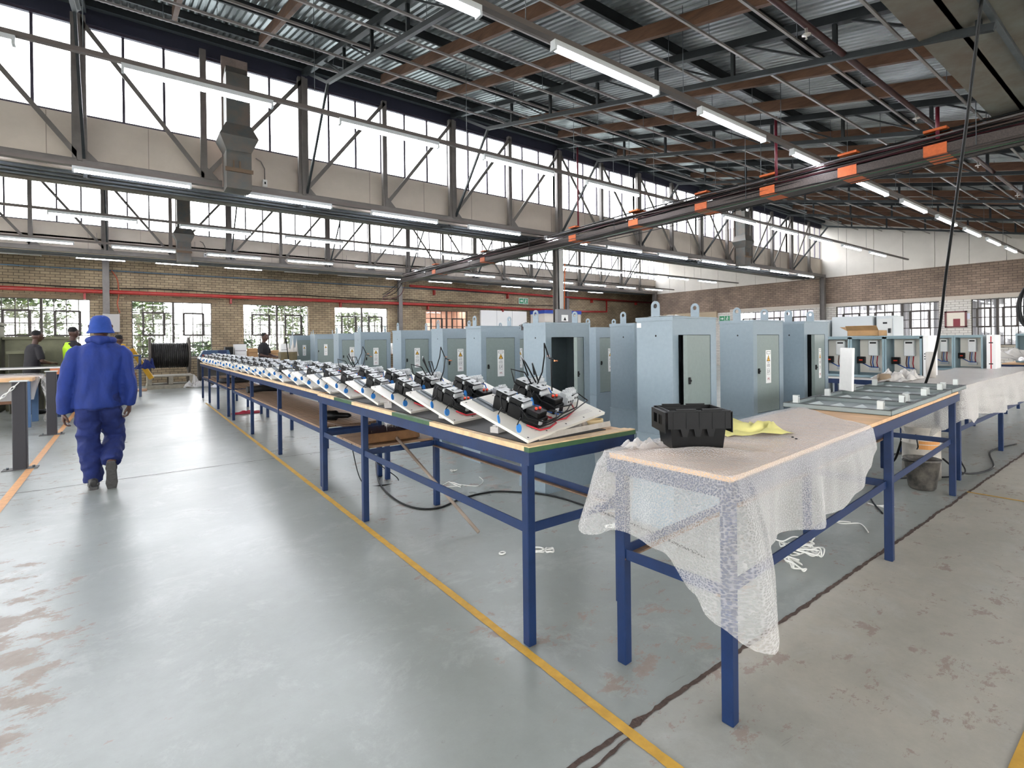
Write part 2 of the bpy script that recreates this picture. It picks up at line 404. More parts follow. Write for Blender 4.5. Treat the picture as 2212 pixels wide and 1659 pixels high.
struct(MB().box((X1+.25, YG2-.25, 0), (28.4, YG2, 4.6)).box((28.4, YG2-.25, 0), (28.65, YF+.25, 4.6)).build('wall_return', BRE))
# cream sheeting above the end wall's brickwork, in upright sheets
def roofz(y):
    for a in (18, 9, 0, -9):
        if y >= a+1.0: return 4.3+.23*(y-a)
    return 4.5
mb = MB(); y = YN
EP = mat('pale_cladding', '#d4cec6', .7, 0, .04, 2)
while y < YG2-.01:
    y2 = min(y+1.0, YG2); zt = max(roofz(y+.02), roofz(y2-.05))+.05
    mb.box((X1+.06, y+.006, 4.0), (X1+.12, y2-.006, zt)); y += 1.0
mb.box((X1+.12, YN, 4.0), (X1+.25, YG2, 7), 1)
struct(mb.build('wall_end_cladding', [EP, mat('cladding_back', '#77726b', .8)]))
struct(MB().box((X0, YG2, 6.9), (X1, YG2+.1, 7.0)).build('trim_1', PLAIN))

# steel windows of the brick walls
FRM = mat('dark_window_steel', '#3d3733', .5, .2)
def steel_window(n, axis, c, a, b, lo, hi, vis=True, office=False):
    fr = MB(); s = .035
    def P(u, v, w=0): return (u, c+w, v) if axis == 'x' else (c+w, u, v)
    def bar(u0, v0, u1, v1, w): fr.bar(P(u0, v0, .1), P(u1, v1, .1), w, w, 0, (0, 1, 0) if axis == 'x' else (1, 0, 0))
    for u in (a, b): bar(u, lo, u, hi, .05)
    for v in (lo, hi): bar(a, v, b, v, .05)
    nm = max(2, round((b-a)/1.19)); W_ = (b-a)/nm
    for k in range(nm):
        u = a+k*W_
        if k: bar(u, lo, u, hi, .07)
        for j in (1, 2, 3): bar(u+W_*j/4, lo, u+W_*j/4, hi, .026)
        for j in range(1, 5): bar(u, lo+(hi-lo)*j/5, u+W_, lo+(hi-lo)*j/5, .026)
        a1, b1 = u+W_*.27, u+W_*.78; l1, h1 = lo+(hi-lo)*.40, lo+(hi-lo)*.80
        for q in ((a1, l1, b1, l1), (a1, h1, b1, h1), (a1, l1, a1, h1), (b1, l1, b1, h1)): bar(*q, .06)
    f = struct(fr.build('window_%d' % n, FRM))
    p0 = P(a, lo, .11); p1 = P(b, hi, .116)
    MB().box(tuple(map(min, p0, p1)), tuple(map(max, p0, p1))).build('pane', GLASS, f)
    sl = MB(); q0 = P(a-.05, lo-.06, -.04); q1 = P(b+.05, lo, .1)
    sl.box(tuple(map(min, q0, q1)), tuple(map(max, q0, q1))).build('sill', mat('window_sill', '#a39a8b', .8), f)
    return f
wi = 1
for h in FWIN: steel_window(wi, 'x', YF, *h); wi += 1
for h in EWIN: steel_window(wi, 'y', X1, *h); wi += 1
for h in NWIN_ADD: steel_window(wi, 'x', YN-.25, *h); wi += 1
for h in LWIN_ADD: steel_window(wi, 'y', X0-.25, *h); wi += 1
# lintels
mb = MB()
for h in FWIN: mb.box((h[0]-.2, YF-.015, h[3]), (h[1]+.2, YF, h[3]+.12))
struct(mb.build('trim_2', mat('weathered_lintel', '#7c6a54', .8, 0, .15, 4)))
struct(MB().box((X1-.03, 3.2, 2.72), (X1, 14.3, 2.86)).build('trim_3', mat('pale_lintel', '#b8aea2', .8)))
struct(MB().box((X1-.12, 15.0, 2.45), (X1, 18.3, 2.8)).build('trim_4', mat('beige_beam', '#a8977f', .8)))
struct(MB().box((X1+.1, 15.13, 0), (X1+.14, 18.17, 2.45)).build('door_1', mat('dark_roller_door', '#1d1f24', .6)))
# office behind the sixth far window
office = MB().box((10.6, 24.6, 0), (14.2, 24.7, 3.2)).box((10.6, YF+.25, 0), (10.7, 24.6, 3.2)).box((14.1, YF+.25, 0), (14.2, 24.6, 3.2)).box((10.6, YF+.25, 3.1), (14.2, 24.7, 3.2)).box((11.9, 24.55, 1.0), (12.8, 24.6, 2.4), 1)
struct(office.build('wall_office', [mat('office_beige', '#c9ab9b', .8), mat('office_panel', '#efe3da', .7)]))
for k in range(4):
    o = MB().box((11.0+.8*k, 23.2, 3.04), (11.5+.8*k, 23.9, 3.09)).build('ceiling_light', mat('office_light', '#ffffff', emit=('#fff4ea', 7)))
    tag(o, 'small lit panel light in the office ceiling, %s from its left wall' % ORD[k], 'ceiling light', 'office ceiling lights')

# ------------------------------------------------------------------ clerestories (one at Y=10, one at Y=19, one over the near gutter)
MUL = mat('glazing_bar', '#4a4450', .5, .2)
POSTX = [-.57+3.12*k for k in range(-3, 9)]
def clerestory(yc, first, side=1):
    global wi
    struct(MB().box((X0, yc, 4.02), (X1+.1, yc+.08, 4.83)).build('wall_clerestory', BAND))
    sm = MB()
    for k in range(30): sm.box((X0+1.2*k+.45, yc-.004, 4.04), (X0+1.2*k+.458, yc, 4.82))
    struct(sm.build('trim_%d' % (10+wi), mat('panel_seam', '#8f857b', .8)))
    struct(MB().box((X0, yc-.02, 6.22), (X1+.1, yc+.1, 6.62)).build('wall_fascia', mat('dark_fascia', '#2b2d3c', .7)))
    xs = [X0]+[x for x in POSTX if X0 < x < X1]+[X1]
    for a, b in zip(xs, xs[1:]):
        fr = MB(); n = max(1, round((b-a)/.52))
        for k in range(n+1):
            x = a+(b-a)*k/n; fr.box((x-.018, yc+.02, 4.83), (x+.018, yc+.06, 6.22))
        fr.box((a, yc+.01, 4.80), (b, yc+.07, 4.86)); fr.box((a, yc+.01, 6.18), (b, yc+.07, 6.24))
        f = struct(fr.build('window_%d' % wi, MUL)); wi += 1
        MB().box((a, yc+.035, 4.84), (b, yc+.04, 6.2)).build('pane', GLASS, f)
    gt = MB().box((X0, yc+.1, 4.05), (X1, yc+.95, 4.09)).box((X0, yc+.1, 4.05), (X1, yc+.14, 4.5)).box((X0, yc+.91, 4.05), (X1, yc+1.2, 4.55))
    for j in range(3): gt.box((X0, yc+.25+.22*j, 4.01), (X1, yc+.29+.22*j, 4.05), 1)
    struct(gt.build('ceiling_gutter', [mat('mottled_gutter', '#868a83', .8, 0, .3, 1.6, 0, col2='#766a5f'), STEEL]))
for yc in (YG, YG2): clerestory(yc, 0)
clerestory(.3, 0)

def girder(yc, n):
    """lattice girder standing in front of a clerestory"""
    t = thing('lattice_girder', 'grey steel lattice girder in front of the %s clerestory glazing' % n, 'girder', (0, yc, 0))
    MB().box((X0, -.05, 4.02), (X1, .05, 4.12)).box((X0, -.06, 4.12), (X1, .06, 4.13)).build('bottom_chord', GIRD, t)
    MB().box((X0, -.05, 6.40), (X1, .05, 6.50)).build('top_chord', DARKST, t)
    xs = [-.57+1.56*k for k in range(-6, 17) if X0 < -.57+1.56*k < X1]
    for i, x in enumerate(xs):
        main = abs((x+.57)/3.12-round((x+.57)/3.12)) < .1
        w = .085 if main else .045
        p = MB().box((x-w, -.04, 4.1), (x+w, .05, 6.25), 0)
        if main: p.box((x-.03, -.07, 4.1), (x+.03, -.04, 6.25), 0)
        p.add([(x, -.05, 4.12), (x+.22, -.05, 4.12), (x, -.05, 4.36), (x, -.03, 4.12), (x+.22, -.03, 4.12), (x, -.03, 4.36)], [(0,1,2), (5,4,3), (0,3,4,1), (1,4,5,2), (2,5,3,0)])
        p.build('post', GIRD, t)
        if i+1 < len(xs):
            xn = xs[i+1]; m = (x+xn)/2
            down = m < .9 or 8.6 < m < 16.5
            a, b = ((x, 6.2), (xn, 4.15)) if down else ((x, 4.15), (xn, 6.2))
            MB().bar((a[0], -.03, a[1]), (b[0], -.03, b[1]), .065, .02, 0, (0, 1, 0)).build('diagonal', GIRD, t)
    return t
girder(YG-.15, 'near'); girder(YG2-.15, 'far')

# columns
def column(x, y, zt, label):
    c = MB().box((x-.09, y-.09, 0), (x+.09, y-.078, zt)).box((x-.09, y+.078, 0), (x+.09, y+.09, zt)).box((x-.006, y-.08, 0), (x+.006, y+.08, zt)).box((x-.16, y-.16, 0), (x+.16, y+.16, .015))
    t = c.build('steel_column', GIRD); tag(t, label, 'column', kind='thing'); return t
column(8.72, YG-.15, 4.02, 'grey steel column rising to the girder in the middle of the hall')
column(24.1, YG-.15, 4.01, 'steel column against the brick end wall under the near clerestory')
column(24.1, 3.55-.5, 4.3, 'steel column against the end wall beside the framed picture')
column(-7.0, YG-.15, 4.02, 'steel column at the left side of the hall')
column(24.1, YG2-.15, 4.02, 'steel column in the far corner of the end wall')
for x in (-.65, 9.75, 19.98): column(x, YF-.2, 4.4, 'slim steel column on the far brick wall, %s' % {-.65: 'beside the grey switch box', 9.75: 'right of the fourth bright window', 19.98: 'behind the white booth'}[x])

# ------------------------------------------------------------------ roofs
GALV = mat('galvanised_sheet', '#969b9a', .36, .6, .35, 1.2, 0, stretch=(3, .7, 1))
def roof_sheet(y0, y1, base, name='ceiling'):
    per = .09; n = int((X1+.2-X0)/per)
    mb = MB(); vs = []; fs = []
    prof = [(0, 0), (.25, 0), (.38, .034), (.62, .034), (.75, 0)]
    for k in range(n):
        for a, h in prof: 
            x = X0+(k+a)*per
            vs += [(x, y0, base+.23*y0*0+h+.23*(y0-YB)), (x, y1, base+h+.23*(y1-YB))]
    m_ = len(vs)//2
    fs = [(2*i, 2*i+1, 2*i+3, 2*i+2) for i in range(m_-1)]
    mb.add(vs, fs); return struct(mb.build(name, GALV))
for YB in (0, 9, -9):
    roof_sheet(YB+1.15, YB+10.2, 4.3)
struct(MB().box((X0, YG2, 4.42), (28.4, YF+.3, 4.47)).build('ceiling_lean_to', mat('dark_lean_to_roof', '#57534d', .7, 0, .2, 4)))
struct(MB().box((X0, YN-.2, 6.2), (X1, YN+1.2, 6.3)).build('ceiling_near', PLAIN))

# purlins run along the hall
for b, nm in ((0, 'nearer'), (9, 'farther')):
    for k, y in enumerate([1.6, 2.85, 4.1, 5.35, 6.6, 7.85, 9.1]):
        z = 4.3+.23*y-.012
        mb = MB().box((X0, -.035, -.11), (X1, -.028, 0)).box((X0, -.035, -.012), (X1, .035, 0)).box((X0, -.035, -.11), (X1, .02, -.103))
        o = mb.build('roof_purlin', DARKST, None, (0, b+y, z), (math.atan(.23), 0, 0))
        tag(o, 'dark steel purlin under the %s roof slope, %s up from its gutter' % (nm, ORD[k]), 'purlin', 'purlins of the %s roof' % nm)
# roof trusses
def make_truss():
    t = thing('roof_truss', '', 'roof truss')
    top = lambda y: 4.10+.23*y
    bot = lambda y: 3.72+.225*y
    MB().bar((0, 1.1, top(1.1)), (0, 9.9, top(9.9)), .09, .09).build('top_chord', DARKST, t)
    MB().bar((0, 1.0, bot(1.0)), (0, 8.5, bot(8.5)), .05, .06).bar((.04, 1.0, bot(1.0)+.02), (.04, 8.5, bot(8.5)+.02), .05, .012).build('bottom_chord', DARKST, t)
    ys = [1.1, 2.2, 3.3, 4.4, 5.5, 6.6, 7.7]
    for i, y in enumerate(ys):
        MB().box((-.02, y-.02, bot(y)), (.02, y+.02, top(y))).build('web_post', DARKST, t)
        y2 = y+1.1*.95
        MB().bar((.01, y+.05, bot(y)), (.01, y2, top(y2)), .02, .04, 0, (1, 0, 0)).build('web_diagonal', DARKST, t)
    MB().bar((0, 8.5, bot(8.5)), (0, 9.8, 4.15), .035, .05).build('strut', DARKST, t)
    MB().bar((0, 8.5, bot(8.5)), (0, 9.8, top(9.8)), .035, .05).build('end_strut', DARKST, t)
    return t
tr0 = make_truss(); first = True
for b, nm in ((0, 'nearer'), (9, 'farther')):
    for k in range(-2, 8):
        x = 2.6+3.12*k; o = tr0 if first else copy_tree(tr0); first = False
        o.location = (x, b, 0)
        o['label'] = 'dark steel roof truss in the %s bay, %s from its left end' % (nm, ORD[k+2]); o['group'] = 'roof trusses of the %s bay' % nm
# brown timbers
tm = MB().bar((0, 1.45, 4.02+.24*1.45), (0, 8.85, 4.02+.24*8.85), .06, .15)
tm = tm.mesh('roof_timber', WOODB); q = 0
for k in range(-2, 8):
    for dx in (1.07, 2.2):
        x = 2.6+3.12*k+dx
        if x > X1-.3: continue
        o = bpy.data.objects.new('roof_timber', tm); COL.objects.link(o); o.location = (x, 0, 0)
        tag(o, 'reddish brown timber slung under the roof slope, %s from the left' % ORD[q], 'timber beam', 'brown roof timbers'); q += 1
# thin pale ceiling grid rails with their hangers
RAIL = mat('pale_grid_rail', '#a9a49f', .5, .3, .1, 6)
rb = MB().box((X0+2, -.012, -.004), (X1-.1, .012, 0)).box((X0+2, -.003, 0), (X1-.1, .003, .03)).mesh('grid_rail', RAIL)
hb = {}
for k, y in enumerate([1.68, 2.42, 3.05, 3.85, 4.6, 5.36, 6.1, 6.88, 7.65, 8.5]):
    z = 3.8+.24*y
    o = bpy.data.objects.new('ceiling_grid_rail', rb); COL.objects.link(o); o.location = (0, y, z)
    tag(o, 'thin pale ceiling grid rail hung below the trusses, %s from the near gutter' % ORD[k], 'ceiling rail', 'ceiling grid rails')
    hm = MB().cyl((0, 0, .02), (0, 0, 4.3+.23*y-z), .004, 5).mesh('hanger', STEEL)
    for j in range(14):
        c = bpy.data.objects.new('hanger', hm); COL.objects.link(c); attach(c, o); c.location = (X0+2.6+j*2.2+random.random()*.6, 0, 0)

# ------------------------------------------------------------------ fluorescent rows
def make_light(on=True, L=1.45):
    t = thing('fluorescent_light', '', 'light')
    MB().box((0, -.032, .0), (L, .032, .05)).box((0, -.036, -.038), (.025, .036, .0)).box((L-.025, -.036, -.038), (L, .036, .0)).build('housing', HOUS, t)
    for s in (-1, 1):
        MB().cyl((.025, s*.018, -.018), (L-.025, s*.018, -.018), .013, 10).build('tube', TUBE if on else TUBEO, t)
    return t
LON = make_light(True); LON4 = make_light(True, 1.2); LOFF4 = make_light(False, 1.2); used = set()
def place_light(proto, x, y, z, label, group):
    o = proto if proto.name not in used else copy_tree(proto); used.add(proto.name)
    o.location = (x, y, z); o['label'] = label; o['group'] = group
def light_row(y, z, x0, pitch, k0, k1, nm, proto=None, off=(), zc=None, hang=4.4, xmax=23.4):
    proto = proto or LON
    rl = MB().box((x0+pitch*k0-.8, y-.03, z+.052), (min(x0+pitch*k1+1.6, X1-.1), y+.03, z+.10)).build('lighting_trunking', mat('trunking', '#6f6763', .5, .2))
    tag(rl, 'grey lighting trunking carrying the %s' % nm, 'trunking')
    q = 0
    for k in range(k0, k1+1):
        x = x0+pitch*k
        if x > xmax-1.4: break
        pr = proto
        if k in off: pr = LOFF4
        place_light(pr, x, y, z, '%s fluorescent light, %s from the left of the %s' % ('unlit' if k in off else 'lit', ORD[q], nm), nm); q += 1
        hr = MB().cyl((x-.3, y, z+.1), (x-.3, y, hang), .004, 5).build('suspension_wire', STEEL, rl)
light_row(3.42, 4.0, 3.0, 2.21, -3, 9, 'row above the panel bench', hang=5.1)
light_row(6.72, 4.28, -.05, 2.24, -2, 10, 'row midway to the near clerestory', hang=5.8)
light_row(9.72, 3.94, -.65, 2.21, -2, 10, 'row under the near girder', hang=4.05)
light_row(13.8, 4.07, .9, 2.21, -3, 10, 'row just beyond the near girder', hang=5.4)
light_row(17.6, 4.07, -.4, 2.21, -2, 11, 'row below the far clerestory', hang=4.4)
for k_, y_ in enumerate((-1.6, -4.6, -7.4)):  # rows out of view, added to brighten the near floor
    light_row(y_, 4.0, -.9, 4.42, -1, 4, 'added unseen row behind, %s back' % ORD[k_], hang=4.3)
light_row(20.28, 4.07, .64, 1.95, -3, 10, 'row along the far brick wall', LON4, off=(-3, -2, 2, 3, 6), hang=4.42)
# ------------------------------------------------------------------ floor joints and painted lines
def strip(name, pts, w, m, z=.0015, jag=0., seed=1):
    rnd = random.Random(seed); mb = MB(); vs = []; fs = []
    P_ = []
    for a, b in zip(pts, pts[1:]):
        a = Vector(a); b = Vector(b); n = max(1, int((b-a).length/.015)) if jag else 1
        P_ += [a.lerp(b, i/n) for i in range(n)]
    P_.append(Vector(pts[-1]))
    for i, p in enumerate(P_):
        d = (P_[min(i+1, len(P_)-1)]-P_[max(i-1, 0)]).normalized(); nrm = Vector((-d.y, d.x))
        off = (noise.noise(Vector((i*.04, seed, 0)))+.6*noise.noise(Vector((i*.25, seed, 4))))*jag; ww = w*(1+(noise.noise(Vector((i*.17, seed, 9)))+.7*noise.noise(Vector((i*.5, seed, 2))))*(.8 if jag > .003 else .12)*(jag > 0))
        a = p+nrm*(off+ww/2); b = p+nrm*(off-ww/2); vs += [(a.x, a.y, z), (b.x, b.y, z)]
    fs = [(2*i, 2*i+1, 2*i+3, 2*i+2) for i in range(len(P_)-1)]
    return struct(mb.add(vs, fs).build(name, m))
JNT = mat('joint_filler', '#4a3b33', .9, 0, .3, 30, .5, 90)
strip('floor_joint', [(-9, 1.24), (24.2, 1.24)], .020, JNT, .0016, .009, 3)
strip('floor_joint', [(1.42, 1.215), (.9, 1.19), (.2, 1.18)], .012, JNT, .0022, .02, 5)
strip('floor_joint', [(-9, 6.8), (24.2, 6.8)], .010, JNT, .0016, .004, 4)
strip('floor_joint', [(-9, 12.5), (24.2, 12.5)], .010, JNT, .0016, .004, 6)
strip('floor_line', [(1.395, -6), (1.405, 14.3)], .043, YELP, .0026, .0025, 8)
strip('floor_line', [(-.90, -4.0), (-.97, 16)], .07, mat('orange_floor_paint', '#c98f52', .55, 0, .15, 14), .0026)
strip('floor_line', [(5.95, 1.25), (6.02, -.4)], .03, YELP, .0026)
strip('floor_line', [(2.62, .33), (2.1, .33)], .09, YELP, .0026)

# ------------------------------------------------------------------ steel tables
def steel_table(L, Wd, H, legs, label, group=None, mate=True, rail=.5, angle=.06, top=PLY, edge=PLYE, overhang=0., mid=True, railsides=(0, 1), frame=BLUE, inset=0.02):
    """runs along +Y from the origin, width along +X"""
    t = thing('work_table', label, 'table', group=group)
    fr = MB().box((0, 0, H-.02-angle), (.005, L, H-.02)).box((Wd-.005, 0, H-.02-angle), (Wd, L, H-.02)).box((.005, .0005, H-.02-angle+.0005), (Wd-.005, .005, H-.0205)).box((.005, L-.005, H-.02-angle+.0005), (Wd-.005, L-.0005, H-.0205))
    fr.box((.005, .005, H-.026), (.045, L-.005, H-.0205)).box((Wd-.045, .005, H-.026), (Wd-.005, L-.005, H-.0205))
    fr.build('frame', frame, t)
    s = .045
    for y in legs:
        for x in (inset, Wd-inset-s):
            MB().bbox((x, y, 0), (x+s, y+s, H-.02-.004), .003).build('leg', frame, t)
        MB().box((inset+s-.004, y+.01, rail-.045), (Wd-inset-s+.004, y+.016, rail)).box((inset+s+.002, y+.016, rail-.045), (Wd-inset-s-.002, y+.042, rail-.039), 1).build('cross_rail', [frame, SHELF], t)
    for k in railsides:
        x = inset+.01 if k == 0 else Wd-inset-.035
        MB().box((x, legs[0]+.003, rail-.0455), (x+.006, legs[-1]+s-.003, rail-.0005)).box((x+.006 if k == 0 else x-.03, legs[0]+.003, rail-.0455), (x+.036 if k == 0 else x, legs[-1]+s-.003, rail-.0395), 1).build('side_rail', [frame, SHELF], t)
    MB().box((.008, .008, H-.02), (Wd-.008, L-.008, H)).build('tabletop', top, t)
    return t
# nearest table of the panel bench
TZ = .92
t = steel_table(3.24, .71, TZ, [.04, 2.12, 3.18], 'blue steel table at the near end of the panel bench, green and raw wood edges', 'tables of the long panel bench', rail=.56)
t.location = (1.41, 1.80, 0)
e = MB()
for a, b, g in ((.031, .95, 0), (.95, 1.5, 1), (1.5, 2.3, 0), (2.3, 2.75, 1), (2.75, 3.24, 0)):
    e.box((-.004, a, TZ-.018), (.03, b, TZ+.006), g)
e.box((-.004, -.006, TZ-.02), (.714, .0305, TZ+.002), 1).box((-.002, -.004, TZ+.002), (.712, .0305, TZ+.007), 0).box((.031, .0305, TZ), (.70, .06, TZ+.0065), 0)
e.build('edge_strip', [PLYE, GREENP], t)
MB().prism([(.05, .07), (.60, .10), (.55, .40), (.66, .42), (.66, 3.2), (.05, 3.2)], TZ, TZ+.004).build('rubber_mat', RUBBER, t)
for (y0, L, lg, lab) in ((5.10, 5.62, [.04, 1.86, 3.72, 5.56], 'greyish blue steel table with a slatted shelf, second along the panel bench'),
                         (10.76, 5.10, [.5, 1.98, 3.5, 4.95], 'greyish blue steel table at the far end of the panel bench')):
    t = steel_table(L, .66, TZ, lg, lab, 'tables of the long panel bench', rail=.56)
    t.location = (1.44, y0, 0)
    MB().box((-.004, 0, TZ-.016), (.03, L, TZ+.006)).build('edge_strip', PLYE, t)
    MB().prism([(.05, .03), (.61, .03), (.61, L-.03), (.05, L-.03)], TZ, TZ+.004).build('rubber_mat', RUBBER, t)
    sh = MB()
    if y0 < 6:
        for k in range(12): sh.box((.03+.0505*k, .1, .562), (.074+.0505*k, L-.3, .58))
    else:
        for k in range(6): sh.box((.03+.1*k, .1, .562), (.105+.1*k, L-.4, .58))
    sh.build('shelf', SHELF, t)
tb = MB().box((0, 0, .562), (.62, .5, .58)).box((0, .52, .562), (.62, .68, .578)).build('shelf_plank', SHELF, None, (1.45, 3.95, 0))
tag(tb, 'worn brown boards laid on the lower rails of the near panel bench table', 'shelf board')

# ------------------------------------------------------------------ panel boards (mounting plate with contactors and breakers)
def contactor(name, x, y, ang, par, relay=True):
    """two contactors and an overload relay on the plate"""
    M = Matrix.Translation((x, y, .004)) @ Matrix.Rotation(ang, 4, 'Z')
    for k in (0, 1):
        y0 = .105+k*.095
        b = MB().bbox((-.045, y0, 0), (.045, y0+.088, .07), .004, 0, M).bbox((-.038, y0+.012, .07), (.038, y0+.088, .098), .004, 0, M)
        b.box((-.035, y0+.004, .0985), (.035, y0+.082, .101), 1, M)
        b.box((-.038, y0-.001, .062), (.038, y0+.012, .088), 1, M)
        for i in (-1, 1): b.box((i*.024-.006, y0+.03, .101), (i*.024+.006, y0+.044, .1035), 0, M)
        b.box((-.004, y0+.03, .101), (.004, y0+.055, .106), 1, M)
        b.build('contactor', [BLACK, GREYP], par)
    r = MB().bbox((-.043, 0, .0), (.043, .098, .05), .004, 0, M).bbox((-.04, .01, .05), (.04, .085, .078), .004, 0, M).box((-.04, -.0015, .012), (-.005, 0, .042), 1, M)
    rel = r.build('overload_relay', [BLACK, GREYP], par)
    for i in (0, 1):
        p = M @ Vector((-.005+.024*i, .05-.006*i, .078)); q_ = M @ Vector((-.005+.024*i, .05-.006*i, .088))
        MB().cyl(p, q_, .007, 10).build('reset_button', RED, rel)
def breakers(x, y, n, ang, par):
    M = Matrix.Translation((x, y, .004)) @ Matrix.Rotation(ang, 4, 'Z')
    mb = MB()
    for k in range(n):
        a = k*.018
        mb.bbox((a, 0, .0), (a+.0172, .08, .048), .002, 0, M).bbox((a, .02, .048), (a+.0172, .062, .066), .002, 0, M).box((a+.004, .034, .066), (a+.013, .046, .074), 0, M)
        mb.box((a+.004, -.0012, .022), (a+.013, 0, .034), 1, M)
    mb.build('circuit_breaker', [GREYP, BLACK], par)
def wire_obj(name, paths, r, m, par):
    mb = MB()
    for p in paths: mb.tube(p, r, 6)
    return mb.build(name, m, par)
def make_board(detail=2):
    t = thing('panel_board', '', 'electrical panel')
    pl = MB()
    poly = [(0, 0), (.66, 0), (.66, .47), (.40, .47), (.40, .27), (.24, .27), (.24, .47), (0, .47)]
    pl.prism(poly, 0, .003)
    pl.box((0, -.001, -.012), (.66, .001, .003)).box((-.001, 0, -.012), (.001, .47, .003))
    for x, y in ((.02, .02), (.16, .02), (.32, .02), (.48, .02), (.64, .02), (.02, .45), (.22, .45), (.42, .45), (.64, .45)):
        pl.cyl((x, y, .0028), (x, y, .0036), .005, 8, 1)
    for k in range(3): pl.box((.10, .045+.012*k, .003), (.60, .051+.012*k, .0045), 2)
    pl.build('mounting_plate', [CREAM, BLACKM, mat('pale_rail', '#cfcac4', .4, .3)], t)
    MB().box((.07, .30, .003), (.085, .46, .010)).box((.105, .30, .003), (.12, .46, .010)).box((.085, .30, .003), (.105, .46, .006)).build('din_rail', STEEL, t)
    contactor('a', .165, .055, R(4), t); contactor('b', .385, .12, R(4), t)
    breakers(.50, .15, 3, R(-3), t); breakers(.57, .17, 3, R(-3), t); breakers(.45, .37, 4, 0, t); breakers(.53, .37, 3, 0, t)
    B = [[(.115, .30, .09), (.07, .27, .10), (.04, .22, .05), (.10, .15, .02), (.13, .04, .02), (.20, .03, .03), (.42, .06, .03), (.62, .10, .04), (.63, .18, .05), (.56, .17, .05)],
         [(.12, .16, .06), (.085, .12, .04), (.12, .035, .03), (.26, .045, .035), (.40, .08, .035), (.50, .13, .03)],
         [(.34, .30, .09), (.29, .24, .06), (.30, .14, .03), (.38, .085, .02), (.52, .10, .02), (.60, .15, .04)],
         [(.12, .20, .08), (.10, .10, .05), (.14, .03, .05), (.22, .02, .06), (.27, .06, .07), (.3, .12, .04)],
         [(.345, .27, .08), (.315, .2, .06), (.33, .11, .05), (.43, .08, .06), (.5, .12, .05)]]
    wire_obj('black_wire', B, .0035, BLACK, t)
    if detail >= 2:
        B2 = [[(.36, .31, .10), (.33, .35, .16), (.27, .40, .17), (.27, .36, .11), (.30, .33, .09)],
              [(.40, .31, .10), (.36, .38, .20), (.42, .46, .20), (.47, .43, .09)],
              [(.42, .31, .10), (.41, .37, .19), (.50, .44, .16), (.54, .44, .08)],
              [(.38, .29, .10), (.46, .33, .15), (.52, .38, .22), (.55, .42, .28), (.60, .40, .19), (.63, .38, .18)],
              [(.40, .20, .10), (.50, .29, .13), (.56, .36, .21), (.62, .43, .19)]]
        wire_obj('loose_wire', B2, .0042, BLACK, t)
        MB().cyl((.62, .375, .18), (.645, .37, .178), .005, 8).cyl((.62, .43, .19), (.65, .44, .185), .005, 8).build('copper_end', mat('bare_copper', '#b97a55', .35, .8), t)
    wire_obj('red_wire', [[(.10, .10, .012), (.12, .03, .012), (.18, .02, .014), (.26, .04, .012), (.29, .1, .012)], [(.27, .15, .012), (.29, .06, .012), (.36, .05, .012), (.49, .09, .014), (.52, .14, .025)]], .0048, REDW, t)
    wire_obj('blue_wire', [[(.22, .24, .03), (.27, .21, .015), (.33, .16, .012), (.36, .10, .012)], [(.28, .30, .05), (.31, .24, .02), (.40, .10, .01), (.46, .16, .02), (.50, .36, .03)], [(.45, .30, .03), (.48, .34, .04), (.49, .37, .03)], [(.52, .28, .03), (.55, .33, .04), (.56, .37, .03)]], .0042, BLUEW, t)
    for i, (x, y, z, a) in enumerate(((-.035, .17, .045, .5), (-.01, .06, .04, -.4), (.24, .30, .06, .9), (.27, .22, .055, .2))):
        M = Matrix.Translation((x, y, z)) @ Euler((1.1, a, .4)).to_matrix().to_4x4()
        mb = MB().tube([M @ Vector((0, 0, -.002)), M @ Vector((0, 0, .002))], .021, 14, 0, False)
        p0 = M @ Vector((0, .02, 0)); mb.tube([p0, p0+Vector((.04, .02, .02)), p0+Vector((.09, .05, -.01))], .003, 5, 1)
        mb.build('blue_tag', [BLUET, BLACK], t)
    return t
pb = make_board(2); pb2 = make_board(1)
YB_ = [1.86, 2.56, 3.13, 3.72, 4.30, 4.86]+[5.50+.60*k for k in range(18)]
u1 = u2 = False
for i, y in enumerate(YB_):
    if y > 15.5: break
    if i in (0, 2, 5):
        o = pb if not u1 else copy_tree(pb); u1 = True
    else:
        o = pb2 if not u2 else copy_tree(pb2); u2 = True
    j = random.Random(i*3+1)
    o.location = (1.475+(-.02 if i == 0 else j.uniform(-.02, .02)), y, TZ+.018)
    o.rotation_euler = (R(18.5)+j.uniform(-.01, .01) if i else R(18.5), R(-2.5) if i else R(-5), R(11.5)+(j.uniform(-.05, .05) if i else 0))
    if i > 9: o.scale = (.92, .92, .92+j.uniform(0, .12))
    o['label'] = 'tilted cream plate with wired contactors, %s from the near end of the bench' % ORD[i] if i else 'nearest tilted cream mounting plate with contactors, red buttons and grey breakers, beside the steel rule'
    o['group'] = 'wired panel boards along the bench'
# wooden chocks the plates lean on
ch = MB().box((0, 0, 0), (.04, .05, .12)).mesh('prop_block', PLYE)
for i, y in enumerate(YB_[:24]):
    if y > 15.5: break
    o = bpy.data.objects.new('prop_block', ch); COL.objects.link(o); o.location = (1.80, y+.40, TZ+.004)
    tag(o, 'wood block propping the %s cream plate from the near end' % ORD[i], 'wood block', 'wood blocks under the panel boards')

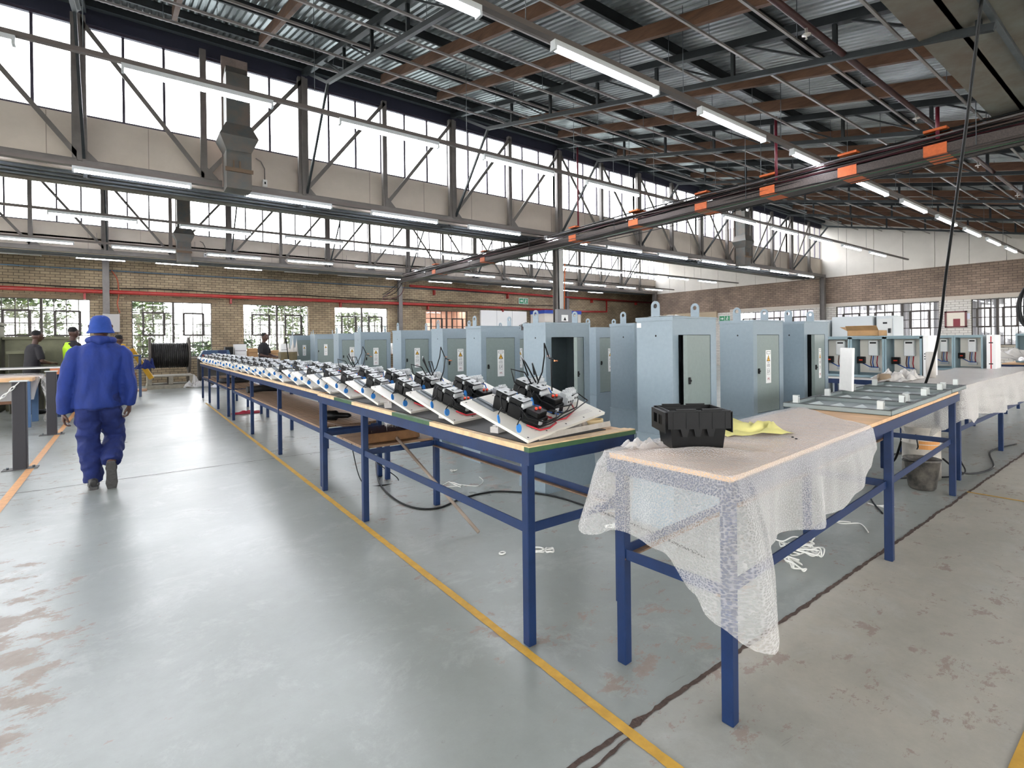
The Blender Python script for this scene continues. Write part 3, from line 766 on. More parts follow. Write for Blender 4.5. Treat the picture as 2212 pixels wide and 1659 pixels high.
# bits on the near table: clear covers, rule, bag, tape
def clear_cover(n, x, y, rz, label):
    mb = MB().box((0, 0, 0), (.10, .004, .035)).box((0, .045, 0), (.10, .049, .03)).box((0, 0, 0), (.004, .05, .03)).box((.096, 0, 0), (.1, .05, .03)).box((.02, 0, .03), (.08, .05, .034)).tube([(0, .02, .03), (.05, .02, .045), (.1, .02, .03)], .004, 6)
    o = mb.build('terminal_cover', mat_wrap('clear_acrylic', False, .38), None, (x, y, TZ+.005), (0, 0, rz)); tag(o, label, 'clear cover', 'clear terminal covers'); return o
clear_cover(0, 1.50, 2.17, R(20), 'clear plastic terminal cover lying left of the nearest mounting plate')
clear_cover(1, 1.53, 2.80, R(10), 'clear plastic terminal cover between the second and third plates')
clear_cover(2, 1.50, 3.52, R(70), 'clear plastic terminal cover stood by the third plate')
o = MB().box((0, 0, 0), (.56, .002, .028)).cyl((.015, -.001, .014), (.015, .0, .014), .006, 10, 1).build('steel_rule', [mat('brushed_rule', '#8e8880', .4, .6, .1, 30), BLACK], None, (1.54, 1.885, TZ+.006), (R(-12), 0, R(6)))
tag(o, 'long steel rule standing on edge at the near end of the bench', 'steel rule')
o = MB().tube([(.06*math.cos(a), .035*math.sin(a), 0) for a in [2*PI*k/20 for k in range(20)]]+[(.06, 0, 0)], [(.002, .018)]*21, 6, 0, True, True, 1, (0, 0, 1)).build('tape_ring', mat('pale_tape', '#cbb58a', .6), None, (2.045, 2.02, TZ+.024))
tag(o, 'loop of pale wood veneer tape beside the rule', 'tape')
def crumple(name, m, label, cat, loc, sx, sy, sz, seed, n=26, rz=0, z0=0):
    def fn(u, v):
        x = (u-.5)*sx; y = (v-.5)*sy; e_ = min(u, 1-u, v, 1-v)*4
        h = abs(noise.noise(Vector((u*4.1, v*3.7, seed))))*1.4+abs(noise.noise(Vector((u*9, v*9, seed+3))))*.5
        return (x+noise.noise(Vector((u*3, v*3, seed+9)))*sx*.12, y+noise.noise(Vector((u*3, v*3, seed+19)))*sy*.12, z0+h*sz*min(1, .25+e_))
    o = MB().grid(fn, n, n).build(name, m, None, loc, (0, 0, rz)); tag(o, label, cat); return o
crumple('plastic_bag', mat_wrap('smoky_bag', False, .5, tint='#b9b4ae'), 'crumpled clear plastic bag under the raised edge of the nearest plate', 'plastic bag', (1.86, 2.04, TZ+.006), .26, .14, .05, 2)
for k, (x, c) in enumerate(((1.99, RED), (2.01, BLUEW))):
    o = MB().tube([(.008*math.cos(a), .008*math.sin(a), .003) for a in [2*PI*i/10 for i in range(11)]], .003, 6).build('wire_loop', c, None, (x, 1.955, TZ+.006)); tag(o, 'tiny %s wire offcut by the end of the steel rule' % ('red' if k == 0 else 'blue'), 'wire offcut')

# ------------------------------------------------------------------ grey kiosks
STK = [WHITE, BLACK, mat('warning_yellow', '#e0a92c', .5), mat('maroon_print', '#8c2b30', .5), mat('blue_print', '#3f6ea8', .5)]
def sticker_mesh():
    mb = MB(); w, h = .096, .31
    mb.box((-w/2, -.0015, -h/2), (w/2, 0, h/2), 0)
    def T_(s, size, z, mi, sx=1.): text_mb(mb, s, size, Matrix.Translation((0, -.0016, z)) @ FACE_Y, mi, .0004, 'CENTER', sx)
    mb.box((-.034, -.0022, .118), (.034, -.0015, .143), 1); mb.box((-.030, -.0026, .121), (.030, -.0022, .140), 0); T_('DANGER', .016, .1305, 4, .95)
    tri = lambda r, d, mi: mb.prism([(0, .112-r*.5), (-.033+r, .050+r*.45), (.033-r, .050+r*.45)], d, d+.0006, mi, Matrix(((1,0,0,0),(0,0,-1,0),(0,1,0,0),(0,0,0,1))))
    tri(0, .0015, 1); tri(.011, .0021, 2)
    mb.prism([(.004, .092), (-.007, .074), (-.001, .074), (-.005, .060), (.008, .079), (.001, .079)], .0027, .0031, 1, Matrix(((1,0,0,0),(0,0,-1,0),(0,1,0,0),(0,0,0,1))))
    T_('NOTICE', .011, .037, 1)
    for k, s in enumerate(('AUTHORISED', 'PERSONS ONLY', 'KEEP LOCKED')): T_(s, .0092, .021-.011*k, 1, .9)
    mb.box((-.026, -.002, -.075), (.026, -.0015, -.018), 1); mb.box((-.024, -.0024, -.073), (.024, -.002, -.020), 0); 
    text_mb(mb, 'LV', .05, Matrix.Translation((0, -.0025, -.046)) @ FACE_Y, 1, .0004, 'CENTER', .72)
    text_mb(mb, 'PPS', .034, Matrix.Translation((0, -.0017, -.118)) @ FACE_Y, 3, .0005, 'CENTER', .8)
    return mb.mesh('warning_sticker', STK)
STM = sticker_mesh()
def lug_mesh():
    n = 16; w = .038; hc = .085
    out = [(-w, 0)]+[(-w*math.cos(PI*k/n)*1.0, hc+w*math.sin(PI*k/n)) for k in range(n+1)]+[(w, 0)]
    ic = [(.018*math.cos(2*PI*k/n), hc+.018*math.sin(2*PI*k/n)) for k in range(n)]
    # plate stands in the YZ plane; rim strips around the hole
    mb = MB(); vs = []; t_ = .004
    top = [(w*math.cos(PI-PI*k/n), hc+w*math.sin(PI-PI*k/n)) for k in range(n+1)]
    inn = [(.018*math.cos(PI-PI*k/n), hc+.018*math.sin(PI-PI*k/n)) for k in range(n+1)]
    for s in (0,):
        for k in range(n):
            q = [top[k], top[k+1], inn[k+1], inn[k]]
            mb.add([(-t_, y, z) for y, z in q]+[(t_, y, z) for y, z in q], [(0,1,2,3), (7,6,5,4), (0,4,5,1), (2,6,7,3)])
        low = [(-w, 0), (-w, hc), (-.018, hc)]+[(.018*math.cos(PI+PI*k/8), hc+.018*math.sin(PI+PI*k/8)) for k in range(1, 8)]+[(.018, hc), (w, hc), (w, 0)]
        m_ = len(low); mb.add([(-t_, y, z) for y, z in low]+[(t_, y, z) for y, z in low], [tuple(range(m_)), tuple(range(2*m_-1, m_-1, -1))]+[(i, i+m_, (i+1) % m_+m_, (i+1) % m_) for i in range(m_)])
    return mb.mesh('lifting_lug', GREYC)
LUG = lug_mesh()
def make_kiosk(w=.56, d=.33, h=1.555, door=True, open_=0., sticker=True, lugs=True, split=False):
    t = thing('kiosk', '', 'cabinet'); T = .012
    b = MB(); z0, dz0, dz1 = .68, .705, 1.43; a, c = .07, w-.075
    b.box((0, 0, z0), (T, d, h)); b.box((w-T, 0, z0), (w, d, h)); b.box((T, d-T, z0), (w-T, d-.0005, h-.008)); b.box((T, .0005, h-.008), (w-T, d-.0005, h-.0005))
    b.box((T, T, z0-.01), (w-T, d-T, z0+.01))
    b.box((T, .0005, dz1), (w-T, .01, h-.008)); b.box((T, .0005, z0), (w-T, .01, dz0)); b.box((T, .0005, dz0), (a, .01, dz1)); b.box((c, .0005, dz0), (w-T, .01, dz1))
    b.box((a-.006, .01, dz0-.006), (c+.006, .022, dz0)); b.box((a-.006, .01, dz1), (c+.006, .022, dz1+.006))
    b.cyl((-.0006, d*.45, h-.13), (.0002, d*.45, h-.13), .008, 10, 1)
    b.build('body', [GREYC, BLACK], t)
    MB().box((-.006, -.006, h), (w+.006, d+.006, h+.012)).box((-.006, -.006, h-.018), (-.001, d+.006, h)).build('roof_cap', GREYC, t)
    p = MB(); f = .05
    p.add([(-.004, -.004, z0), (w+.004, -.004, z0), (w+.004, d+.004, z0), (-.004, d+.004, z0), (-f, -f*.6, .06), (w+f, -f*.6, .06), (w+f, d+f*.6, .06), (-f, d+f*.6, .06)], [(0,4,5,1), (1,5,6,2), (2,6,7,3), (3,7,4,0), (0,1,2,3), (4,7,6,5)])
    p.box((-f+.001, -f*.6+.001, 0), (w+f-.001, d+f*.6-.001, .06)); p.box((-.010, -.010, z0-.008), (w+.010, d+.010, z0+.004))
    p.build('plinth', GREYC, t)
    MB().box((T+.001, .03, dz0), (T+.003, d-T-.001, h-.01)).box((w-T-.003, .03, dz0), (w-T-.001, d-T-.001, h-.01)).box((T+.003, d-T-.003, dz0), (w-T-.003, d-T-.001, h-.01)).box((w*.42, d-T-.05, dz0), (w*.46, d-T-.02, h-.02)).build('interior', INNER, t)
    if door:
        gap = .004; dw = c-a-2*gap
        D = MB(); D.box((0, 0, 0), (dw, .012, dz1-dz0-.008)); D.box((0, .012, 0), (.02, .03, dz1-dz0-.008)); D.box((dw-.02, .012, 0), (dw, .03, dz1-dz0-.008))
        if split: D.box((0, -.001, .10), (dw, 0, .104), 1)
        sgn = 1
        # hinge on the right
        do = D.build('door', [GREYD, BLACKM], t, (a+gap, .004, dz0+.004))
        if open_:
            piv = Vector((c-gap, .004, 0)); 
            Mx = Matrix.Translation(piv) @ Matrix.Rotation(open_, 4, 'Z') @ Matrix.Translation(-piv) @ Matrix.Translation((a+gap, .004, dz0+.004))
            do.matrix_local = Mx
        hd = MB().bbox((.014, -.014, .36), (.034, 0, .41), .003).cyl((.024, -.02, .385), (.024, -.012, .385), .007, 10).build('latch', BLACK, do)
        if sticker:
            s = bpy.data.objects.new('warning_sticker', STM); COL.objects.link(s); attach(s, do); s.location = (dw*.5, -.0005, .42)
    if lugs:
        for x in (.02, w-.02):
            o = bpy.data.objects.new('lifting_lug', LUG); COL.objects.link(o); attach(o, t); o.location = (x if x < .1 else w-.035, d*.5, h+.010)
    return t
def place(o, x, y, rz, label, group=None, sz=1.): 
    o.location = (x, y, 0); o.rotation_euler = (0, 0, rz); o['label'] = label; o.scale = (1, 1, sz)
    if group: o['group'] = group
G_ = 'grey blue kiosks beside the panel bench'
k0 = make_kiosk(); place(k0, 3.22, 4.98, 0, 'grey blue kiosk, shut, second in the row behind the near end of the bench', G_, 1.008)
for x, y, lab, sz in ((3.40, 6.22, 'shut grey blue kiosk with sticker, third in the row behind the bench', 1.01), (3.42, 7.62, 'shut grey blue kiosk with sticker, fourth in the row behind the bench', 1.015),
                 (3.27, 9.0, 'shut grey blue kiosk standing fifth in the row behind the bench', 1.015), (3.42, 10.7, 'shut grey blue kiosk half hidden behind the fifth of the bench row', 1.02),
                 (4.86, 4.75, 'shut grey blue kiosk seen between the open kiosk and the tall pair', 1.0), (4.62, 6.45, 'shut grey blue kiosk showing only a strip right of the second in the row', 1.0),
                 (4.52, 2.44, 'shut grey blue kiosk with sticker between the half open and the last kiosk', 1.0), (4.05, 3.42, 'plain sided grey blue kiosk just left of the half open one', 1.0),
                 (5.6, 7.9, 'shut grey blue kiosk in the back row, mostly hidden', 1.0)):
    o = copy_tree(k0); place(o, x, y, 0, lab, G_, sz)
o = make_kiosk(open_=R(38), sticker=False); place(o, 3.03, 3.60, 0, 'grey blue kiosk with its door swung wide open, right behind the near table end', G_, 1.0)
o = make_kiosk(open_=R(10), sticker=False); place(o, 3.14, 2.30, 0, 'grey blue kiosk with a dark gap beside its ajar door, behind the black crate', G_, 1.0)
o = make_kiosk(open_=R(10), sticker=True); place(o, 5.48, 2.42, 0, 'rightmost grey blue kiosk, its door ajar beside the metal frames', G_, 1.0)
o = MB().box((-.0008, .285, 1.49), (0, .325, 1.525)).build('paper_label', WHITE, None, (3.138, 2.30, 0)); tag(o, 'small white label on the top corner of the half open kiosk', 'label')
crumple('paper_sheet', WHITE, 'thin white paper lying on top of the half open kiosk', 'paper', (3.27, 2.42, 1.571), .25, .2, .012, 8)
# the farther, beige sided kiosk
o = make_kiosk(w=.62, d=.5); place(o, 4.3, 15.6, 0, 'far grey blue kiosk with a beige side, standing near the windows', G_, 1.065)
o = make_kiosk(w=.62, d=.5); place(o, 3.95, 16.6, 0, 'grey blue kiosk close behind the far beige sided one', G_, 1.05)
# ------------------------------------------------------------------ table under the bubble wrap
A2 = R(3.8)
t = steel_table(4.12, .56, .91, [.03, 2.08, 4.04], 'long navy steel table half covered in bubble wrap, in the right foreground', rail=.5, railsides=(0, 1), frame=mat('navy_painted_steel', '#11284f', .42, 0, .15, 7, spec=.35))
t.rotation_euler = (0, 0, A2-PI/2); t.location = (1.64, 1.545, 0)   # +Y of the builder runs along the table
def tp(u, v, z): return (1.65+u*math.cos(A2)-v*math.sin(A2), .972+u*math.sin(A2)+v*math.cos(A2), z)
def wrap_cover(name, M, label, path, hem, out, top_fn, ulim, wd, H, seedk, group=None):
    """sheet lying on a table: top grid plus a hanging skirt along `path`"""
    mb = MB()
    def topf(a, b):
        u = a*ulim(b); v = b*wd
        return tp_(u, v, H+top_fn(u, v))
    tp_ = M
    mb.grid(topf, 110, 40)
    for i in range(111):
        for j in range(41): mb.uv[i*41+j] = (i/110*ulim(j/40), j/40*wd)
    n0 = len(mb.v)
    N = 260; K = 34
    def pos(s):
        L = [0]
        for p, q in zip(path, path[1:]): L.append(L[-1]+math.dist(p, q))
        d = s*L[-1]
        for i in range(len(path)-1):
            if d <= L[i+1]+1e-9:
                f = (d-L[i])/(L[i+1]-L[i]); return Vector(path[i]).lerp(Vector(path[i+1]), f), d
        return Vector(path[-1]), L[-1]
    def nrm(s):
        a, _ = pos(max(0, s-.012)); b, _ = pos(min(1, s+.012)); d = (b-a).normalized(); return Vector((-d.y, d.x))*-1
    def sk(a, b):
        p, d = pos(a); n_ = nrm(a); h = hem(p, d); dz = (H-h)*b
        o = out(p, d)*b**.8+.010+(.028*math.sin(d*9+seedk+1.5*math.sin(d*4))+.010*max(0, math.sin(d*21+2))**2)*min(1, b*1.6)
        o *= min(1, .15+b*5)
        z = H+top_fn(max(p.x, 0), min(max(p.y, 0), wd))*(1-b)-dz+.002
        return tp_(p.x+n_.x*o, p.y+n_.y*o, z)
    mb.grid(sk, N, K)
    LT = sum(math.dist(p, q) for p, q in zip(path, path[1:]))
    for i in range(N+1):
        p_, d_ = pos(i/N); hh = H-hem(p_, d_)
        for j in range(K+1): mb.uv[n0+i*(K+1)+j] = (i/N*LT+5, j/K*hh)
    o = mb.build(name, WRAP if seedk < 5 else WRAPW); tag(o, label, 'bubble wrap'); return o
def interp(xs, x):
    for (a, b), (c, d) in zip(xs, xs[1:]):
        if x <= c: 
            f = max(0, min(1, (x-a)/(c-a))); f = f*f*(3-2*f); return b+(d-b)*f
    return xs[-1][1]
W2 = .585
LL = .30+W2
path2 = [(.30, W2), (.03, W2+.003), (.0, W2-.03), (.0, .03), (.03, .0), (1.55, .0)]
# path runs round the back, the left end and the front edge
def hem2(p, d): return interp([(0, .80), (.20, .66), (.30, .58), (.40, .62), (.62, .60), (.76, .50), (.84, .44), (.875, .375), (.90, .355), (.925, .40), (.965, .60), (1.2, .62), (1.55, .60), (1.85, .585), (2.0, .64), (2.22, .72), (2.38, .80), (2.44, .86)], d)
def out2(p, d): return .02+.10*math.exp(-((d-.29)/.10)**2)+.062*math.exp(-((d-.90)/.09)**2)+.012*math.sin(d*9)
def top2(u, v):
    k = math.exp(-((u-.25)/.3)**2)
    z = .006+.012*max(0, noise.noise(Vector((u*3.2, v*5, 1))))+.004*noise.noise(Vector((u*14, v*14, 2)))
    q = (u*.85+v*.9)
    z += .030*k*max(0, math.sin(q*17+.6))**2*min(1, v*6, (W2-v)*9, u*8)
    return max(.003, z*min(1, .25+min(u+.02, v+.02, W2-v+.02)*14))
wrap_cover('bubble_wrap', tp, 'sheet of bubble wrap draped over the near end of the foreground table', path2, hem2, out2, top2, lambda b: 1.55+.62*b**1.3, W2, .915, 1)

# black crate
def make_crate():
    t = thing('storage_crate', 'small black plastic crate with empty handles, standing on the bubble wrap', 'crate')
    bw, bd, tw, td, h = .108, .078, .125, .092, .165; T = .004
    mb = MB()
    def ringz(w, d, z, i=0): return [(-w+i, -d+i, z), (w-i, -d+i, z), (w-i, d-i, z), (-w+i, d-i, z)]
    vs = ringz(bw, bd, 0)+ringz(tw, td, h)+ringz(tw, td, h, T)+ringz(bw, bd, .005, T)
    fs = [(3,2,1,0)]+[(i, (i+1)%4, 4+(i+1)%4, 4+i) for i in range(4)]+[(4+i, 4+(i+1)%4, 8+(i+1)%4, 8+i) for i in range(4)]+[(8+i, 8+(i+1)%4, 12+(i+1)%4, 12+i) for i in range(4)]+[(12,13,14,15)]
    mb.add(vs, fs); mb.build('tub', BLACK, t)
    sk = MB()   # deep rim skirt with toothed lower edge
    zb, zt = .088, .158
    for s in (-1, 1):
        y = s*(td+.006)
        a, b = min(y, y+s*.003), max(y, y+s*.003)
        sk.box((-tw-.008, a, zb), (tw+.008, b, zt))
        for k in range(3):
            x = -.062+.055*k
            M = Matrix(((1,0,0,0),(0,0,1,0),(0,1,0,0),(0,0,0,1)))
            sk.prism([(x-.018, zb), (x+.018, zb), (x+.010, zb-.032), (x-.010, zb-.032)], a, b, 0, M)
        for k in range(5): sk.box((-.11+.055*k-.0015, y-.0045 if s < 0 else y, zb), (-.11+.055*k+.0015, y if s < 0 else y+.0045, zt))
        sk.box((-tw-.008, min(y, y-s*.012), zt), (tw+.008, max(y, y-s*.012), zt+.006))
        for k in (-1, 1): sk.box((k*.055-.042, min(y, y-s*.010), zt+.006), (k*.055+.042, max(y, y-s*.010), zt+.013))
    sk.build('rim', BLACK, t)
    for s in (-1, 1):
        x = s*(tw+.016); hd = MB(); a, b = min(x, x+s*.004), max(x, x+s*.004)
        for y0, y1, z0, z1 in ((-td, -.058, .07, .158), (.058, td, .07, .158), (-.058, .058, .14, .158), (-.058, .058, .07, .10), (-.012, .012, .10, .14)): hd.box((a, y0, z0), (b, y1, z1))
        hd.box((min(x, s*tw), -td, .154), (max(x, s*tw), td, .158)); hd.build('handle', BLACK, t)
    return t
cr = make_crate(); cr.location = (1.945, 1.335, .935); cr.rotation_euler = (0, 0, R(-35)); 
crumple('yellow_sheet', YPAP, 'crumpled pale yellow plastic sheet lying on the bubble wrap', 'plastic sheet', (2.49, 1.36, .925), .36, .17, .085, 5, 9, R(-28))
crumple('plastic_bundle', WRAP, 'bunched bubble wrap behind the black crate', 'bubble wrap', (1.83, 1.49, .92), .20, .10, .035, 11, 26, R(-20))
for k, (x, y) in enumerate(((2.50, 1.16), (2.47, 1.13))):
    o = MB().lathe([(0, 0), (.006, .001), (.006, .004), (0, .006)], seg=8).build('black_nut', BLACK, None, (x, y, .925)); tag(o, 'tiny black nut on the bubble wrap, %s of two' % ('farther' if k == 0 else 'nearer'), 'nut')

# stamped metal frames at the far end of that table
def make_frame():
    t = thing('metal_frame', '', 'metal frame'); w, d = .585, .64
    fr = MB().box((0, 0, 0), (w, d, .003))
    for a, b in (((0, 0, 0), (w, .004, .032)), ((0, d-.004, 0), (w, d, .032)), ((0, 0, 0), (.004, d, .032)), ((w-.004, 0, 0), (w, d, .032))): fr.box(a, b)
    for a, b in (((0, 0, .029), (w, .022, .032)), ((0, d-.022, .029), (w, d, .032)), ((0, 0, .029), (.022, d, .032)), ((w-.022, 0, .029), (w, d, .032))): fr.box(a, b, 1)
    fr.build('pan', [mat('pale_grey_enamel', '#848e8d', .4), mat('dark_grey_gasket', '#2c3131', .5)], t)
    for k in range(4):
        y = .08+.135*k; MB().add([(.03, y, .003), (.03, y+.06, .003), (.03, y+.03, .022), (w*.55, y, .003), (w*.55, y+.06, .003), (w*.55, y+.03, .022)], [(0,2,1), (3,4,5), (0,3,5,2), (1,2,5,4)]).build('louvre_rib', mat('pale_rib', '#c3ccca', .4), t)
    for x, y in ((.03, .05), (.03, d-.09), (w-.06, .05)):
        MB().box((x, y, .032), (x+.004, y+.035, .085)).box((x, y, .032), (x+.03, y+.004, .075)).box((x, y, .08), (x+.03, y+.035, .085)).build('clip', mat('zinc_clip', '#b9bdba', .35, .5), t)
    return t
f0 = make_frame()
for k, (x, y, z, rz) in enumerate(((3.71, 1.13, .912, 3.5), (4.31, 1.17, .912, 3), (4.92, 1.21, .912, 4), (5.52, 1.25, .914, 3))):
    o = f0 if k == 0 else copy_tree(f0); o.location = (x, y, z); o.rotation_euler = (0, 0, R(rz))
    tag(o, 'pale grey metal frame with ribs, %s from the bubble wrap on the foreground table' % ORD[k], None, 'metal frames on the foreground table')
o = MB().bbox((-.01, -.085, 0), (.01, .085, .36), .003).build('foam_board', FOAMW, None, (4.80, 1.785, .948), (0, R(2), R(-38))); tag(o, 'white foam block standing upright on the metal frames', 'foam block')

# ------------------------------------------------------------------ wrapped table beyond
t = steel_table(4.3, .7, .91, [.1, 2.1, 4.1], 'navy steel table covered in milky bubble wrap, at the right edge', rail=.5, frame=mat('navy_painted_steel', '#11284f'))
t.rotation_euler = (0, 0, -PI/2+R(1)); t.location = (6.25, 2.06, 0)
def tp3(u, v, z): return (6.22+u, 1.34+v+u*.0175, z)
path3 = [(.0, .72), (.0, .03), (.03, 0), (4.3, 0)]
def hem3(p, d): return interp([(0, .70), (.2, .52), (.42, .34), (.60, .50), (.72, .62), (.9, .56), (1.3, .60), (2.2, .55), (4.9, .58)], d)
def out3(p, d): return .03+.05*math.exp(-((d-.45)/.2)**2)+.03*math.sin(d*4)
def top3(u, v): return max(.003, (.008+.016*max(0, noise.noise(Vector((u*2.2, v*4, 4)))))*min(1, .3+min(u+.02, v+.02)*8))
wrap_cover('bubble_wrap', tp3, 'milky bubble wrap covering the table at the right edge of the hall', path3, hem3, out3, top3, lambda b: 4.3, .74, .915, 6)
crumple('polythene_heap', WRAPW, 'heap of loose clear polythene on the wrapped table beside the foam block', 'polythene', (6.75, 2.0, .925), .8, .3, .13, 21, 30)
o = MB().lathe([(.04, 0), (.04, .10), (.025, .10), (.025, 0)], seg=16).build('tape_roll', mat('dull_card', '#8a7761', .8), None, (6.35, 2.05, .965), (PI/2, 0, R(40))); tag(o, 'brown cardboard tube end poking from the polythene heap', 'cardboard tube')

# bench carrying the open meter enclosures
t = steel_table(3.1, 1.35, .88, [.1, 1.5, 2.95], 'low navy bench carrying the row of open meter enclosures', rail=.45, frame=mat('navy_painted_steel', '#11284f'), top=mat('pale_bench_sheet', '#c6c3bd', .6))
t.rotation_euler = (0, 0, -PI/2); t.location = (7.3, 3.46, 0)
ENC = mat('enclosure_grey', '#7d939a', .42)
def make_enclosure(w, h=.51, d=.27, filled=True):
    """open front faces -X; width runs along Y"""
    t = thing('meter_enclosure', '', 'enclosure'); T = .008
    b = MB().box((0, 0, 0), (d, T, h)).box((0, w-T, 0), (d, w, h)).box((.001, T, h-T), (d-.001, w-T, h-.001)).box((.001, T, .001), (d-.001, w-T, T)).box((d-T, T, T), (d-.001, w-T, h-T))
    b.box((-.001, 0, 0), (.004, .022, h)).box((-.001, w-.022, 0), (.004, w, h)).box((-.001, 0, h-.025), (.004, w, h)).box((-.001, 0, 0), (.004, w, .03))
    b.box((-.02, -.004, h), (d+.004, w+.004, h+.012))
    b.build('case', ENC, t)
    if filled:
        MB().box((d-.03, .02, .05), (d-.022, w-.03, h-.03)).build('back_panel', mat('beige_back_panel', '#e6e1d6', .5), t)
        MB().bbox((d-.10, w*.32, h-.24), (d-.03, w*.32+.11, h-.045), .008).box((d-.102, w*.32+.02, h-.085), (d-.10, w*.32+.09, h-.065), 1).build('meter', [WHITE, BLACKM], t)
        MB().bbox((d-.09, w*.74, .17), (d-.03, w*.74+.085, .255), .005).box((d-.092, w*.74+.02, .205), (d-.09, w*.74+.06, .22), 1).build('main_switch', [BLACK, RED], t)
        for i, c in enumerate((REDW, WHITE, BLUEW, mat('brown_wire', '#6b3c2a', .5))):
            y = w*.32+.02+.023*i
            MB().tube([(d-.05, y, h-.24), (d-.065, y+.005, h-.33), (d-.045, y, .11)], .006, 6).build('wire', c, t)
        MB().tube([(d-.05, w*.74+.03, .17), (d-.06, w*.6, .125), (d-.05, w*.35, .12)], .006, 6).build('wire', BLUEW, t)
        MB().box((d-.07, w*.32, .08), (d-.03, w*.32+.11, .115)).build('terminal_strip', GREYP, t)
    return t
e1 = make_enclosure(.375)
for k, y in enumerate((1.955, 2.335, 2.715)):
    o = e1 if k == 0 else copy_tree(e1); o.location = (7.42, y, .885)
    tag(o, 'open grey enclosure with white meter, %s from the right in the front row' % ORD[k], None, 'open meter enclosures')
for k, y in enumerate((1.86, 2.19)):
    o = copy_tree(e1); o.location = (9.75, y, .885); o.scale = (1, .87, 1)
    tag(o, 'open meter enclosure farther back, %s of the white taped cabinet' % ('just left' if k == 0 else 'second to the left'), None, 'open meter enclosures')
e2 = make_enclosure(.46, .5, .3, False)
for k, y in enumerate((.50, 1.00, 1.50)):
    o = e2 if k == 0 else copy_tree(e2); o.location = (12.6, y, .91)
    tag(o, 'empty grey enclosure at the right end of the row, %s from the right' % ORD[k], None, 'empty grey enclosures')
t = steel_table(1.2, 1.7, .90, [.05, 1.1], 'navy bench under the empty grey enclosures', rail=.45, frame=mat('navy_painted_steel', '#11284f')); t.rotation_euler = (0, 0, -PI/2); t.location = (12.3, 2.1, 0)
o = MB().box((-.3, 0, 0), (.05, .05, .52)).box((-.302, .006, .30), (-.3, .04, .31), 1).box((-.302, .006, .27), (-.3, .04, .28), 1).box((-.302, .006, .24), (-.3, .04, .25), 1).build('label_post', [WHITE, BLACKM], None, (7.72, 1.895, .885)); tag(o, 'tall white packing strip with black ticks against the front enclosure stack', 'packing strip')
o = MB().bbox((0, 0, 0), (.3, .10, .52), .004).box((-.001, .045, .02), (0, .058, .50), 1).box((-.002, .03, .10), (0, .075, .115), 2).box((-.002, .03, .40), (0, .075, .415), 2).build('taped_cabinet', [WHITE, REDW, BLACKM], None, (9.75, 1.72, .885)); tag(o, 'narrow white cabinet taped with a red and black strip', 'cabinet')
o = MB().lathe([(.045, 0), (.045, .30), (.0, .30)], seg=14).build('cardboard_tube', mat('grey_tube', '#b7b2ab', .7), None, (7.3, 1.84, .915), (0, R(-4), 0)); tag(o, 'pale upright tube leaning at the right end of the front enclosures', 'tube')
crumple('polythene_heap', WRAPW, 'clear polythene lying over the bench before the empty enclosures', 'polythene', (11.5, 1.6, 1.0), 1.6, 1.2, .2, 31, 30)
# carton, picture, tall white cabinets behind
bx = MB(); 
for a, b in (((0, 0, 0), (.3, .35, .004)), ((0, 0, 0), (.004, .35, .07)), ((.296, 0, 0), (.3, .35, .07)), ((0, 0, 0), (.3, .004, .07)), ((0, .346, 0), (.3, .35, .07))): bx.box(a, b)
bx.box((0, 0, 0), (.004, .35, .09), 0, Matrix.Translation((0, 0, .07)) @ Matrix.Rotation(R(-50), 4, 'Y')); bx.box((0, 0, 0), (.3, .004, .10), 0, Matrix.Translation((0, .35, .07)) @ Matrix.Rotation(R(-60), 4, 'X'))
o = bx.build('cardboard_box', CARD, None, (7.5, 2.42, 1.41)); tag(o, 'open brown cardboard box on top of the front enclosures', 'box')
def tall_cabinet(x, y, w, d, h, label):
    t = thing('tall_cabinet', label, 'cabinet', (x, y, 0), group='tall pale cabinets')
    MB().bbox((0, 0, 0), (d, w, h), .01).build('body', mat('pale_grey_cabinet', '#b4babd', .45), t)
    MB().box((-.012, .02, .08), (0, w-.02, h-.05)).box((-.013, w*.35, h-.14), (-.012, w*.6, h-.11), 1).box((-.014, w*.4, h-.5), (-.012, w*.55, h-.36), 2).add([(-.015, w*.42, h-.44), (-.015, w*.53, h-.44), (-.015, w*.475, h-.38)], [(0, 1, 2), (2, 1, 0)], 1).build('door', [mat('pale_door', '#bfc1bf', .45), BLACKM, WHITE], t)
    MB().box((-.05, .04, h-.30), (-.012, .07, h-.22)).build('handle', BLACK, t)
    return t
tall_cabinet(10.5, 3.16, .26, .5, 1.76, 'tall pale cabinet with a small warning triangle, right one behind the enclosures')
MB_ = MB().bbox((0, 0, 0), (.5, .66, 1.77), .01).build('tall_cabinet', mat('pale_grey_cabinet', '#b4babd'), None, (10.45, 3.46, 0)); tag(MB_, 'wide plain side of a pale grey cabinet in front of the bright end window', 'cabinet', 'tall pale cabinets')
tall_cabinet(10.3, 4.16, .26, .5, 1.72, 'tall pale cabinet with a warning triangle just right of the last kiosk')
t = thing('picture_frame', 'dark red framed picture between the end wall windows', 'picture', (X1-.03, 5.38, 2.0))
MB().box((0, -.32, -.3), (.03, .32, -.25)).box((0, -.32, .25), (.03, .32, .3)).box((0, -.32, -.3), (.03, -.26, .3)).box((0, .26, -.3), (.03, .32, .3)).build('frame', mat('dark_red_wood', '#5e1f22', .4), t)
MB().box((.01, -.26, -.25), (.02, .26, .25)).box((.005, -.13, -.25), (.01, .07, .02), 1).build('print', [mat('cream_print', '#d8cfc0', .6), mat('maroon_shape', '#7a2630', .6)], t)
o = MB().box((0, 0, 0), (.004, .3, .21)).build('notice_paper', mat('pale_notice', '#d4d8e4', .7), None, (X1-.006, 4.98, 2.0)); tag(o, 'pale paper notice on the white brick beside the end window', 'notice')

